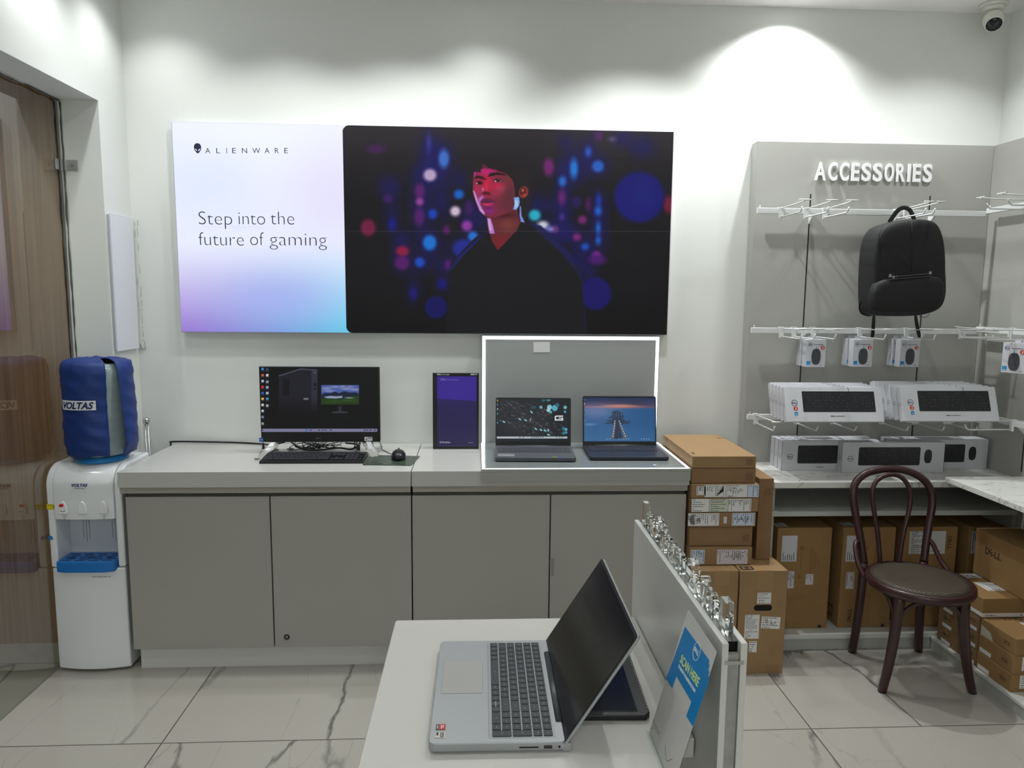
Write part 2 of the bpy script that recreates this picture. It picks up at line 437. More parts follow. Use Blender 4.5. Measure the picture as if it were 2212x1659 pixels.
def ply_material():
    m = bpy.data.materials.new('brown_plywood'); m.use_nodes = True; nt = m.node_tree; b = nt.nodes['Principled BSDF']
    tc = nt.nodes.new('ShaderNodeTexCoord'); mp = nt.nodes.new('ShaderNodeMapping'); mp.inputs['Scale'].default_value = (60, 60, 1.2)
    n = nt.nodes.new('ShaderNodeTexNoise'); n.inputs['Scale'].default_value = 1.4; n.inputs['Detail'].default_value = 3
    r = nt.nodes.new('ShaderNodeValToRGB'); r.color_ramp.elements[0].position = .3; r.color_ramp.elements[1].position = .7
    r.color_ramp.elements[0].color = lin((140, 102, 70))+(1,); r.color_ramp.elements[1].color = lin((172, 134, 98))+(1,)
    nt.links.new(tc.outputs['Object'], mp.inputs[0]); nt.links.new(mp.outputs[0], n.inputs[0]); nt.links.new(n.outputs[0], r.inputs[0]); nt.links.new(r.outputs[0], b.inputs['Base Color'])
    b.inputs['Roughness'].default_value = .6; return m
M_ply = ply_material()
def shelf_marble():
    m = bpy.data.materials.new('marble_shelf'); m.use_nodes = True; nt = m.node_tree; b = nt.nodes['Principled BSDF']
    tc = nt.nodes.new('ShaderNodeTexCoord'); mp = nt.nodes.new('ShaderNodeMapping'); mp.inputs['Scale'].default_value = (1, 3, 1); mp.inputs['Rotation'].default_value = (0, 0, .5)
    w = nt.nodes.new('ShaderNodeTexNoise'); w.inputs['Scale'].default_value = 4; w.inputs['Detail'].default_value = 7; w.inputs['Distortion'].default_value = 1.2
    r = nt.nodes.new('ShaderNodeValToRGB'); e = r.color_ramp.elements; e[0].position = .49; e[0].color = lin((222, 222, 218))+(1,); e[1].position = .53; e[1].color = lin((224, 224, 220))+(1,)
    q = r.color_ramp.elements.new(.51); q.color = lin((178, 178, 172))+(1,)
    nt.links.new(tc.outputs['Object'], mp.inputs[0]); nt.links.new(mp.outputs[0], w.inputs[0]); nt.links.new(w.outputs[0], r.inputs[0]); nt.links.new(r.outputs[0], b.inputs['Base Color'])
    b.inputs['Roughness'].default_value = .25; return m
M_marble = shelf_marble()

# ================================================================== SETTING
W = 3.42; XL = -1.556; XR = 2.475; XG = -1.72; YB = -2.6
def struct(name, mb, m, **k):
    o = mb.build(name, m, **k); o['kind'] = 'structure'; return o
def shell():
    fl = MB().box(-3.6, XR+.1, YB-.1, W+.1, -.06, 0); o = struct('floor', fl, floor_material())
    o.data.transform(Matrix.Translation(o.location)); o.location = (0, 0, 0)
    struct('ceiling', MB().box(XG, XR+.1, YB-.1, W+.1, CEIL, CEIL+.08), M_ceil)
    struct('wall_back', MB().box(XL-.16, XR+.1, W, W+.1, 0, CEIL), M_wall)
    struct('wall_right', MB().box(XR, XR+.1, YB, W, 0, CEIL), M_wall)
    struct('wall_front', MB().box(-3.6, XR+.1, YB-.1, YB, 0, CEIL), M_wall)
    # left wall: lintel above the glazed opening and the pier beside the corner
    struct('wall_left', MB().box(XG+.0, XL, YB, 3.181, 2.335, CEIL).box(XG, XL, 3.181, W, 0, CEIL), M_wall)
    # rough filler where the glass meets the plaster
    random.seed(4)
    pth = [(XG+.012, 3.178+random.uniform(-.004, .004), z) for z in np.linspace(.02, 2.325, 60)]
    pt2 = [(XG+.012, y, 2.331+random.uniform(-.005, .003)) for y in np.linspace(3.17, 1.2, 40)]
    mb = MB().tube(pth, [random.uniform(.0015, .0045) for _ in pth], 6).tube(pt2, [random.uniform(.0015, .0045) for _ in pt2], 6)
    struct('trim_1', mb, mat('dirty_sealant', (84, 88, 76), .9))
    # window: large panes to the passage outside
    w = MB().box(XG-.012, XG, YB, 1.9, .0, 2.33).build('window_1', M_pane); w['kind'] = 'structure'
    w = MB().box(XG-.012, XG, 1.904, 3.186, .0, 2.33).build('window_2', M_pane); w['kind'] = 'structure'
    # passage beyond the glass
    struct('wall_passage', MB().box(-2.9, XG-.014, 3.15, 3.19, 0, 2.62), M_ply)
    struct('wall_passage_side', MB().box(-3.0, -2.9, YB, 3.2, 0, 2.62), mat('passage_paint', (150, 146, 140), .7))
    struct('ceiling_passage', MB().box(-3.0, XG-.0, YB, 3.2, 2.62, 2.7), M_ceil)
shell()
def downlights():
    mt = mat('lamp_glow', (250, 255, 250), .5, emit=6)
    for i, (x, y, w, a, bl) in enumerate(SPOTS):
        where = ['above the poster\'s left end', 'above the poster centre', 'above the gap beside the accessories wall', 'in second row left', 'in second row above the white poster end',
                 'in second row above the person', 'in second row above the backpack', 'by the left glass wall', 'over the shop floor left', 'over the white table', 'over the chair side of the floor',
                 'added unseen at shop rear left as fill', 'added unseen at shop rear centre as fill', 'added unseen at shop rear right as fill'][i]
        t = T('ceiling_downlight', 'round white recessed ceiling downlight '+where, 'light', (x, y, CEIL), group='ceiling downlights')
        MB().lathe([(.052, CEIL-.004), (.052, CEIL), (.04, CEIL+0.0), (.04, CEIL-.004), (.052, CEIL-.004)], (x, y, 0), 24, caps=False).build('ring', M_white, t)
        MB().lathe([(.0, CEIL-.0015), (.039, CEIL-.0015), (.039, CEIL-.0005)], (x, y, 0), 24, caps=False).build('lens', mt, t)
        lamp_light(x, y, CEIL-.012, w, a, bl)
    l = lamp_light(-2.3, 2.2, 2.6, 22, 150, .5); lamp_light(-2.3, 0.2, 2.6, 9, 150, .5)  # unseen lamps added so the brown boarding isn't dark
    for yy in (2.2, .2):
        MBo = MB().lathe([(0, 2.612), (.05, 2.612), (.05, 2.62)], (-2.3, yy, 0), 24).build('passage_fill_lamp', mt)
        tag(MBo, 'added fill lamp in the passage ceiling beyond the glass, '+('nearer the brown boarding' if yy > 1 else 'nearer the shop rear'), 'light', 'added passage lamps')
downlights()
# ================================================================== POSTER
def C6(u, v): return 740+u/3.0722, 260+v/3.0722
def FC(u, v): return 1000+u/6.38, 340+v/6.38
def poster():
    YP = 3.385; x0, x1, z0, z1 = -1.347, .907, 1.372, 2.304
    t = T('lightbox_poster', 'wide fabric lightbox poster on back wall, white left end and dark portrait', 'poster', (-.22, YP+.01, z0))
    MB().box(x0, x1, YP+.001, W, z0, z1).build('frame', mat('lightbox_rim', (188, 190, 196), .5), t, bevel=.002)
    fr = Fr((x0, YP, z0)); w, h = x1-x0, z1-z0; xs = P(741, 480, Y=YP).x-x0+.006
    def white(p):
        p.c[:] = (226, 231, 248)
        p.glow(560, 300, 260, 130, (236, 240, 250)); p.glow(450, 400, 130, 90, (214, 224, 252), .8)
        p.glow(720, 420, 110, 120, (220, 214, 250), .8)
        a = np.clip((p.y-520)/205, 0, 1)**1.25; k = np.clip((p.x-390)/360, 0, 1)[..., None]
        k = k**1.3
        col = np.array([140., 108, 200])*(1-k)+np.array([84., 190, 224])*k
        col = np.where(k > .99, col, col); p.c = p.c*(1-a[..., None])+col*a[..., None]
        p.glow(600, 640, 130, 60, (150, 160, 232), .55)
        p.rect(372, 490, 745, 491, (208, 216, 240), 1.5, .5)
    picture('white_panel', Fr((x0+.004, YP, z0+.003)), xs-.004+.035, h-.006, 150, 90, white, t, gain=1.05, base=.02, rough=.5)
    def dark(p):
        X, Y = p.x, p.y; p.c[:] = (24, 22, 26)
        tt = np.clip((430-Y)/150, 0, 1); p.mixin(tt*.8, (50, 45, 52)); p.mixin(np.clip((Y-560)/150, 0, 1)*.7, (15, 14, 17))  # top greyed: reflected ceiling light painted into the print
        p.mixin((.5+.5*np.sin(X*1.9))*np.clip((345-Y)/40, 0, 1)*.16, (96, 88, 92))  # downlight reflections on the vinyl ripples, painted in
        def B(u, v, ru, rv, c, blur=14, al=.9, rot=0):
            x, y = C6(u, v); p.ell(x, y, ru/3.07, rv/3.07, c, blur/3.07*1.6, al, rot)
        dk = (26, 20, 110); dk2 = (30, 26, 130)
        for a in [(640, 240, 100, 110), (570, 200, 60, 120), (590, 360, 130, 100), (310, 440, 75, 75), (330, 620, 45, 110), (520, 560, 80, 210), (660, 540, 60, 120),
                  (780, 400, 50, 60), (870, 640, 100, 110), (580, 820, 85, 100), (810, 850, 110, 90), (395, 790, 45, 60), (395, 900, 70, 110), (530, 950, 70, 60), (670, 970, 60, 60),
                  (470, 1120, 45, 75), (665, 1090, 45, 45), (1480, 150, 50, 50), (1630, 200, 60, 90), (1530, 320, 110, 120), (1700, 305, 75, 75), (1460, 480, 60, 150), (1460, 620, 60, 100),
                  (1700, 580, 60, 110), (1700, 760, 60, 130), (1500, 760, 110, 80), (1610, 860, 60, 70), (1550, 960, 60, 90), (1640, 1000, 50, 70), (1290, 560, 60, 70), (1370, 565, 35, 40), (1380, 730, 110, 70),
                  (1990, 180, 80, 70), (1860, 120, 60, 60)]:
            B(*a, dk, 60, .62)
        B(1970, 510, 170, 170, (24, 22, 122), 26, .95); B(1995, 500, 40, 60, (30, 46, 130), 80, .6)
        B(1680, 1150, 105, 110, (24, 18, 104), 16, .95); B(620, 1240, 76, 76, (22, 20, 96), 14, .95)
        for u, v, ru, rv, c in [(672, 255, 36, 62, (66, 122, 214)), (572, 150, 14, 50, (60, 64, 170)), (580, 363, 44, 42, (206, 178, 214)), (772, 491, 34, 32, (20, 104, 214)),
                (748, 603, 34, 34, (232, 206, 228)), (598, 622, 30, 34, (18, 70, 200)), (578, 812, 46, 52, (26, 124, 224)), (512, 942, 33, 33, (26, 84, 204)), (865, 770, 34, 34, (40, 120, 220)),
                (800, 850, 70, 60, (34, 44, 150)), (825, 700, 36, 36, (150, 58, 168)), (690, 728, 24, 30, (92, 22, 110)), (170, 712, 50, 58, (122, 28, 70)), (398, 868, 44, 36, (150, 26, 66)),
                (395, 945, 50, 48, (92, 22, 110)), (512, 470, 34, 50, (96, 30, 110)), (512, 540, 27, 27, (160, 70, 160)), (510, 640, 34, 60, (88, 26, 110)), (700, 958, 26, 34, (88, 22, 110)),
                (470, 1150, 26, 40, (30, 20, 120)), (660, 1085, 32, 34, (22, 20, 120)), (300, 520, 34, 30, (60, 24, 100)), (330, 690, 30, 46, (24, 20, 130)), (220, 190, 60, 30, (70, 30, 90)),
                (1368, 310, 36, 60, (118, 34, 112)), (1535, 320, 28, 66, (34, 128, 224)), (1460, 405, 26, 36, (40, 110, 208)), (1630, 210, 22, 34, (40, 92, 200)), (1695, 305, 40, 40, (44, 104, 204)),
                (1700, 530, 18, 40, (26, 60, 190)), (1696, 602, 24, 32, (26, 100, 212)), (1697, 715, 17, 40, (24, 110, 216)), (1697, 797, 18, 28, (24, 100, 206)), (1610, 838, 26, 24, (24, 84, 192)),
                (1592, 660, 30, 28, (124, 36, 116)), (1556, 775, 28, 26, (132, 34, 124)), (1685, 900, 32, 32, (130, 38, 150)), (1690, 925, 60, 34, (74, 20, 110)), (1456, 510, 26, 54, (104, 32, 116)),
                (1456, 640, 16, 22, (80, 50, 150)), (1630, 560, 20, 44, (80, 24, 90)), (1275, 630, 40, 38, (40, 190, 214)), (1330, 695, 38, 28, (214, 222, 236)), (1385, 722, 34, 18, (140, 140, 214)), (1414, 722, 13, 22, (120, 40, 110)),
                (1700, 100, 28, 40, (80, 36, 100)), (1790, 125, 26, 18, (90, 80, 120)), (2165, 560, 34, 60, (120, 26, 60)), (840, 580, 30, 50, (60, 24, 90)), (1555, 540, 34, 42, (40, 26, 90))]:
            B(u, v, ru, rv, c, 18, .95)
        # hoodie
        body = [C6(*q) for q in [(690, 1440), (705, 1150), (715, 960), (790, 870), (880, 780), (960, 735), (975, 640), (1100, 600), (1190, 660), (1215, 690), (1310, 700), (1400, 780), (1500, 880), (1570, 980), (1590, 1100), (1620, 1440)]]
        p.poly([(x+1, y-1) for x, y in body], (30, 28, 118), 5, .8); p.poly(body, (25, 25, 29), 3)
        p.poly([C6(*q) for q in [(700, 1000), (780, 890), (890, 790), (960, 745), (900, 800), (800, 900), (730, 985)]], (34, 30, 120), 4, .8)
        p.poly([C6(*q) for q in [(1240, 680), (1320, 705), (1420, 800), (1520, 900), (1580, 1050), (1540, 990), (1440, 870), (1340, 780)]], (30, 26, 100), 5, .7)
        def pl(c, pts, blur=2, al=1): p.poly([FC(*q) for q in pts], c, blur, al)
        def el(u, v, ru, rv, c, blur=2, al=1, rot=0): x, y = FC(u, v); p.ell(x, y, ru/6.38, rv/6.38, c, blur, al, rot)
        def gl(u, v, ru, rv, c, al=1): x, y = FC(u, v); p.glow(x, y, ru/6.38, rv/6.38, c, al)
        inn = p.c.copy()
        pl((38, 32, 36), [(60, 330), (90, 200), (150, 110), (240, 60), (420, 30), (620, 40), (800, 120), (900, 260), (950, 440), (930, 640), (860, 840), (820, 900), (700, 560), (700, 330), (560, 200), (300, 150), (150, 300), (130, 400)], 10, .9)
        # neck
        pl((104, 40, 46), [(330, 800), (740, 700), (790, 900), (740, 1010), (480, 1282), (400, 1150), (352, 1000)], 1.5)
        gl(620, 930, 130, 90, (128, 62, 58), .8); gl(520, 1180, 120, 90, (128, 30, 44), .9); gl(560, 800, 200, 40, (70, 26, 34), .8)
        pl((196, 128, 214), [(333, 832), (382, 842), (410, 930), (437, 1052), (368, 1048), (350, 960)], 1.5); pl((226, 190, 240), [(345, 850), (370, 860), (395, 1000), (380, 1030), (360, 960)], 2, .8)
        # face
        face = [(155, 205), (300, 140), (450, 170), (600, 225), (700, 330), (722, 540), (690, 640), (700, 720), (600, 775), (430, 830), (310, 812), (230, 745), (180, 620), (140, 500), (136, 350)]
        pl((126, 40, 60), face, 1.5)
        m0 = p.c.copy()
        gl(320, 200, 130, 50, (200, 30, 140), .95); gl(330, 360, 90, 150, (206, 30, 70), .95); gl(480, 400, 110, 70, (204, 36, 78), .9); gl(190, 440, 50, 120, (190, 40, 90), .9)
        gl(540, 440, 60, 50, (190, 80, 110), .6); gl(450, 500, 70, 40, (170, 50, 80), .7); gl(640, 520, 90, 160, (92, 46, 54), .9); gl(600, 660, 110, 80, (100, 42, 60), .8); gl(350, 730, 100, 60, (140, 34, 128), .95)
        gl(250, 560, 60, 60, (176, 60, 140), .8); gl(620, 300, 60, 60, (120, 50, 60), .8)
        # keep the shine inside the face outline
        fm = Paint(p.x, p.y, (0, 0, 0)); fm.poly([FC(*q) for q in face], (1, 1, 1), 1.5); a = fm.c[..., :1]
        p.c = m0*(1-a)+p.c*a
        pl((214, 170, 238), [(136, 450), (180, 605), (232, 735), (295, 795), (300, 765), (262, 700), (215, 620), (190, 540), (160, 470)], 2, .9)
        pl((200, 130, 220), [(262, 530), (285, 540), (250, 590), (235, 650), (262, 700), (230, 700), (208, 620), (215, 570)], 3, .75)
        pl((206, 60, 180), [(155, 200), (178, 190), (172, 240), (150, 270)], 2, .8)
        # hair fringe
        pl((36, 28, 32), [(90, 260), (140, 130), (250, 60), (300, 110), (330, 130), (430, 150), (500, 190), (600, 215), (680, 290), (720, 420), (735, 560), (800, 420), (780, 160), (600, 40), (300, 20), (120, 90)], 4)
        pl((120, 30, 60), [(262, 100), (300, 100), (340, 135), (290, 150), (262, 130)], 4, .8)
        pl((36, 28, 32), [(150, 180), (240, 160), (250, 205), (170, 200)], 3)
        # brows
        pl((36, 20, 28), [(160, 292), (185, 252), (262, 262), (325, 305), (300, 312), (220, 285)], 1.5)
        pl((36, 20, 28), [(342, 265), (375, 215), (480, 205), (600, 238), (590, 250), (470, 240), (390, 262)], 1.5)
        # eyes
        el(225, 352, 52, 26, (70, 18, 34), 2); el(228, 350, 22, 17, (20, 8, 14), 1); el(192, 356, 12, 9, (226, 190, 200), 1); el(206, 380, 30, 7, (150, 60, 90), 1.5)
        el(485, 318, 66, 32, (96, 40, 56), 3); el(480, 318, 50, 19, (60, 20, 32), 1.2); el(482, 320, 22, 17, (14, 8, 14), 1); el(448, 328, 13, 9, (232, 206, 214), 1); el(520, 322, 8, 7, (190, 150, 160), 1)
        el(486, 314, 4, 4, (255, 235, 240), .6); el(480, 345, 40, 6, (170, 70, 100), 2)
        # nose
        pl((92, 20, 44), [(262, 492), (300, 462), (340, 470), (385, 500), (370, 520), (320, 515), (285, 520)], 2); el(330, 485, 22, 10, (36, 10, 20), 1.5); gl(275, 440, 22, 30, (230, 120, 170), .7); gl(330, 420, 16, 70, (226, 50, 90), .6)
        # mouth
        pl((96, 34, 70), [(238, 615), (262, 580), (320, 566), (360, 572), (410, 590), (458, 612), (400, 625), (330, 622), (270, 628)], 1.5)
        pl((196, 46, 108), [(262, 640), (300, 622), (360, 620), (432, 622), (395, 655), (340, 668), (290, 662)], 1.8); pl((50, 14, 36), [(240, 618), (300, 622), (380, 618), (455, 612), (380, 628), (300, 630)], 1)
        gl(340, 700, 60, 14, (90, 20, 80), .7)
        # ear, glints
        el(835, 480, 64, 84, (140, 52, 44), 1.5, 1, .25); el(828, 470, 40, 56, (82, 30, 28), 2, 1, .25); el(826, 455, 14, 22, (206, 110, 100), 2); el(850, 520, 30, 20, (176, 70, 60), 3)
        pl((120, 170, 240), [(702, 552), (772, 545), (784, 620), (770, 670), (735, 722), (690, 715), (712, 640)], 1.5); el(735, 640, 26, 60, (206, 226, 252), 4, .8)
        pl((130, 150, 236), [(784, 665), (800, 680), (806, 800), (852, 895), (800, 890), (780, 800)], 1.2)
        pl((25, 25, 29), [(480, 1284), (742, 1012), (800, 900), (900, 980), (700, 1400), (300, 1400), (330, 1100), (352, 1040), (400, 1160)], 1.5)
        p.rect(746, 499, 1447, 500.4, (110, 104, 120), 1.5, .35)
    dw = w-xs
    def msk(u, v):
        r = .028; return ~((u < r) & (v < r) & ((u-r)**2+(v-r)**2 > r*r) | (u < r) & (v > h-r-.004) & ((u-r)**2+(v-h+r+.004)**2 > r*r))
    picture('portrait_panel', Fr((x0+xs, YP-.0008, z0+.002)), dw-.002, h-.004, 640, 400, dark, t, gain=.80, base=.004, rough=.42, spec=.14, mask=msk, bump=.12)
    # lettering
    f = Fr((0, YP-.001, 0)); ink = mat('poster_ink', (26, 30, 62), .6)
    def at(s, x, y, x2, capy, off=0, sp=1, sh=0):
        a = P(x, y, Y=YP); b = P(x2, y, Y=YP); mb = MB(); c = P(x, capy, Y=YP)
        text_into(mb, s, f, a.x, a.z, b.x-a.x, c.z-a.z, 0, .0004, offset=off, spacing=sp, res=4); return mb
    for ch, xa, xb in zip('ALIENWARE', (444, 467.5, 489.5, 502, 523, 545.5, 572, 594, 614.5), (454.5, 475.5, 490.7, 510, 534, 562.5, 582.5, 602.5, 622)):
        at(ch, xa, 331, xb, 319.6, -.004).build('letter', ink, t)
    for wd, xa, xb, y, cy in (('Step', 430, 502, 485, 456), ('into', 516, 573, 485, 456), ('the', 585, 636, 485, 456), ('future', 430, 527, 530, 501), ('of', 541, 571, 530, 501), ('gaming', 583, 706, 530, 501)):
        at(wd, xa, y, xb, cy, -.019).build('slogan_word', ink, t)
    # emblem: a tapered head outline with two slanted eyes
    c = P(427, 320.5, Y=YP); mb = MB(); s = .0175
    mb.prism(Fr((c.x, YP, c.z)), [(-.0, -1.3*s), (.35*s, -1.05*s), (.8*s, -.4*s), (.92*s, .25*s), (.8*s, .8*s), (.45*s, 1.18*s), (0, 1.28*s), (-.45*s, 1.18*s), (-.8*s, .8*s), (-.92*s, .25*s), (-.8*s, -.4*s), (-.35*s, -1.05*s)], .0012, .0016)
    mb.prism(Fr((c.x, YP, c.z)), [(.12*s, -.72*s), (.5*s, -.45*s), (.66*s, -.05*s), (.3*s, -.3*s)], .0016, .0019, 1)
    mb.prism(Fr((c.x, YP, c.z)), [(-.12*s, -.72*s), (-.5*s, -.45*s), (-.66*s, -.05*s), (-.3*s, -.3*s)], .0016, .0019, 1)
    mb.build('emblem', [ink, mat('emblem_eye', (220, 228, 248), .5, emit=.6)], t)
poster()

# ================================================================== COUNTER
ZT = .846; YF = 2.864
def counter():
    edge = mat('worktop_edge', (164, 160, 152), .4)
    for (a, b, lab) in ((-1.4135, -.2585, 'long white worktop section carrying the desktop computer'), (-.256, .882, 'white worktop section under the upright tablet frame and lit laptop stand')):
        t = T('worktop', lab, 'worktop', ((a+b)/2, 3.14, .755), group='counter worktop sections')
        MB().box(a, b, YF+.0, W-.002, .7815, ZT).build('top_slab', M_worktop, t, bevel=.0025)
        MB().box(a+.003, b-.003, YF+.012, W-.002, .7555, .781).build('edge_strip', edge, t, bevel=.0015)
    for k, (a, m, b, lab) in enumerate(((-1.395, -.8265, -.2595, 'grey base cabinet beside the water dispenser, with a round lock'), (-.2565, .3105, .8775, 'grey base cabinet beside the cardboard stack, with a recessed edge pull'))):
        t = T('base_cabinet', lab, 'cabinet', ((a+b)/2, 3.1, 0), group='counter base cabinets')
        MB().box(a+.002, b-.002, 2.903, W-.01, .098, .7535).build('body', mat('cabinet_body', (96, 95, 91), .6), t)
        MB().box(a+.012 if k == 0 else a+.001, b-.001, 2.915, 3.36, .001 if 0 else .0, .0975).build('plinth', mat('plinth_white', (206, 206, 202), .3), t)
        for i, (p, q) in enumerate(((a, m-.0015), (m+.0015, b))):
            d = MB().box(p+.001, q-.001, 2.882, 2.901, .0985, .739).build('door', M_door, t, bevel=.0012)
            if k == 0 and i == 1:
                c = P(619.5, 1376, Y=2.882)
                lk = MB().lathe([(.0, .0), (.0118, .0), (.0118, .002), (.0085, .004), (.0085, .002), (0, .002)], (c.x, 2.882, c.z), 24, ax='y').build('lock', mat('lock_dark', (52, 50, 46), .35, metal=.6), d)
                MB().lathe([(.0, .0), (.0072, .0), (.0072, .0028), (0, .0028)], (c.x, 2.882, c.z), 20, 0, ax='y').box(c.x-.0008, c.x+.0008, 2.8785, 2.8795, c.z-.004, c.z+.004, 1).build('lock_core', [mat('lock_face', (150, 148, 140), .35, metal=.5), M_ink], d)
            if k == 1 and i == 1:
                c = P(1189, 1225, Y=2.882); MB().box(c.x+.003, c.x+.014, 2.8795, 2.883, c.z-.037, c.z+.037).build('edge_pull', mat('pull_grey', (140, 140, 136), .4), d, bevel=.001)
counter()

# ================================================================== LIT LAPTOP STAND
def lit_stand():
    t = T('display_stand', 'grey L-shaped laptop display stand edged with glowing white light strips', 'display stand', (.45, 3.1, ZT))
    g = mat('stand_grey', (158, 161, 160), .38)
    x0, x1 = .026, .878; yf = 2.838; zb = .8585
    MB().box(x0, x1, yf, W-.03, ZT+.0005, zb).box(x0, x1, yf, yf+.022, .808, ZT+.0005).build('base', mat('stand_tray', (160, 161, 157), .25), t, bevel=.0015)
    bx0, bx1, by, bz = .030, .866, 3.362, 1.366
    MB().box(bx0, bx1, by, W-.002, zb, bz).build('back_panel', g, t, bevel=.001)
    led = MB(); w = .0165; y0, y1 = by-.002, by
    led.box(bx0+.003, bx0+w, y0, y1, zb+.002, bz-.003).box(bx1-w, bx1-.003, y0, y1, zb+.002, bz-.003).box(bx0+w, bx1-w, y0, y1, bz-w, bz-.003)
    led.build('light_strip', M_led, t, label='glowing white strip framing the upright panel')
    led = MB(); w = .009; z0, z1 = zb, zb+.0015
    led.box(x0+.003, x0+w+.004, yf+.012, by-.003, z0, z1).box(x1-w-.004, x1-.003, yf+.012, by-.003, z0, z1).box(x0+.003, x1-.003, yf+.005, yf+.0115, z0, z1)
    led.build('light_strip', M_led, t, label='glowing white strip framing the flat base')
    gl = MB().box(x0+.016, x1-.016, yf+.02, by-.004, zb+.0003, zb+.0022).build('base_panel', mat('stand_base_grey', (120, 125, 126), .15), t)
    c = P(1170, 750, Y=by); fr = Fr((c.x, by, c.z), (1, 0, .015), (-.015, 0, 1))
    o = MB().slab(fr, -.038, .038, -.024, .024, .0004, .0012).build('paper_card', M_label); tag(o, 'small blank white card stuck to upright panel of the lit laptop stand', 'card')
    c = P(1414, 1006, Z=zb); o = MB().box(c.x-.006, c.x+.006, c.y-.006, c.y+.006, zb+.0023, zb+.004).build('sensor_square', mat('pale_blue', (200, 216, 245), .4)); tag(o, 'tiny pale square lying at the front of the lit laptop stand', 'tag')
lit_stand()

# ================================================================== laptops
def keyboard_rows(total, split=14.3, pad=True):
    """rows of (start, width, row, rowspan) in key units, row 0 nearest the user"""
    out = []
    def run(row, ws, u=0):
        for w in ws:
            if w == 'ud': out.append((u, 1, row, -.5)); out.append((u, 1, row+.5, -.5)); u += 1; continue
            if isinstance(w, tuple): w, span = w
            else: span = 1
            if w > 0: out.append((u, w, row, span))
            u += abs(w)
    run(0, [1, 1, 1, 1, 5.3, 1, 1, 1, 'ud', 1]+([2, 1, (1, 2)] if pad else []))
    run(1, [1.7]+[1]*10+[2.6]+([1, 1, 1] if pad else []))
    run(2, [1.3]+[1]*11+[2]+([1, 1, 1, (1, 2)] if pad else []))
    run(3, [1]+[1]*12+[1.3]+([1, 1, 1] if pad else []))
    run(4, [.8]+[1]*12+[1.5]+([1, 1, 1, 1] if pad else []))
    run(5, [14.3/15]*15+([1]*4 if pad else []))
    return out
def laptop(name, label, loc, rotz, shell, deck, w=.357, d=.235, th=.018, lid_ang=105, lid_h=.225, screen=None, hinge=.03, individual=False, group=None, lidmat=None, kb=(.02, .105, .215), pad_=(.12, .22), keymat=None, lip=0.0, chin=.022, top_bezel=.014):
    """local frame: x right, y back, z up; front edge at y=0"""
    t = T(name, label, 'laptop', loc, rotz, local=True, group=group)
    MB().prism(Fr((0, 0, 0), (1, 0, 0), (0, 1, 0)), rrect(-w/2, w/2, 0, d, .011, 4), .003, th).build('base', [shell], t, bevel=.0022)
    ft = MB()
    for sx in (-1, 1):
        for yy in (.02, d-.03): ft.box(sx*w*.4-.02, sx*w*.4+.02, yy, yy+.008, 0, .004)
    ft.build('rubber_feet', M_blkm, t)
    fr = Fr((0, 0, th), (1, 0, 0), (0, 1, 0))
    MB().slab(fr, -w/2+.012, w/2-.012, kb[1]-.004, kb[2]+.004, .0, .0004).build('keyboard_deck', deck, t)
    u0 = -w/2+kb[0]; uw = (w-2*kb[0])/18.3; vh = (kb[2]-kb[1])/6; km = keymat or M_key; allk = MB(); leg = MB()
    for (u, kw, r, span) in keyboard_rows(18.3):
        hh = vh*abs(span); g = .0011
        a, b, c, e = u0+u*uw+g, u0+(u+kw)*uw-g, kb[1]+r*vh+g, kb[1]+r*vh+hh-g
        if individual:
            k = MB().prism(fr, rrect(a, b, c, e, .0016, 2), .0002, .0018).build('key', km, t)
            mb = MB().slab(fr, (a+b)/2-.0014, (a+b)/2+.0014, (c+e)/2-.0006, (c+e)/2+.0008, .0018, .0019); mb.build('key_legend', M_tealtxt if individual == 1 else mat('legend_grey', (150, 155, 158), .6), k)
        else:
            allk.slab(fr, a, b, c, e, .0002, .0016)
            if random.random() < .8: leg.slab(fr, (a+b)/2-.0016, (a+b)/2+.0016, (c+e)/2-.001, (c+e)/2+.001, .0016, .0017)
    if not individual:
        ko = allk.build('keys', km, t); leg.build('key_legends', mat('legend_grey', (150, 155, 158), .6), ko)
    tp = MB(); a, b = pad_; pts = rrect(-a/2-.012, a/2-.012, .008, .008+kb[1]*.8, .004, 3)
    MB().prism(fr, pts, -.0002, .0004).build('touchpad', mat('touchpad_'+shell.name, tuple(int(255*min(1, (x*12.92 if x < .0031308 else 1.055*x**(1/2.4)-.055))*.97) for x in shell.node_tree.nodes['Principled BSDF'].inputs['Base Color'].default_value[:3]), .4), t)
    # lid hinged at the back edge
    an = math.radians(lid_ang); ry = d-.006; ux = (1, 0, 0); up = (0, -math.cos(an), math.sin(an))
    lf = Fr((0, ry, th*.75), ux, up)
    pts = rrect(-w/2, w/2, 0, lid_h, .008, 4, (0, 0, 1, 1))
    lid = MB().prism(lf, pts, -.0062, -.0008).build('lid', lidmat or shell, t, bevel=.0012)
    MB().prism(lf, rrect(-w/2+.001, w/2-.001, .004, lid_h-.001, .007, 4, (0, 0, 1, 1)), -.0008, .0003).build('bezel', mat('bezel_black', (18, 20, 23), .4), lid)
    MB().cyl((-w*.34, ry-.001, th*.8), (w*.34, ry-.001, th*.8), .0075, 12).build('hinge', mat('hinge_dark', (60, 62, 66), .4, metal=.4), lid)
    t['_lf'] = 1
    return t, lf, lid
def world_frame(t, lf):
    m = Matrix.Translation(Vector(t.location)) @ Matrix.Rotation(t.rotation_euler[2], 4, 'Z')
    r3 = m.to_3x3(); return Fr(m @ lf.o, r3 @ lf.r, r3 @ lf.u), m
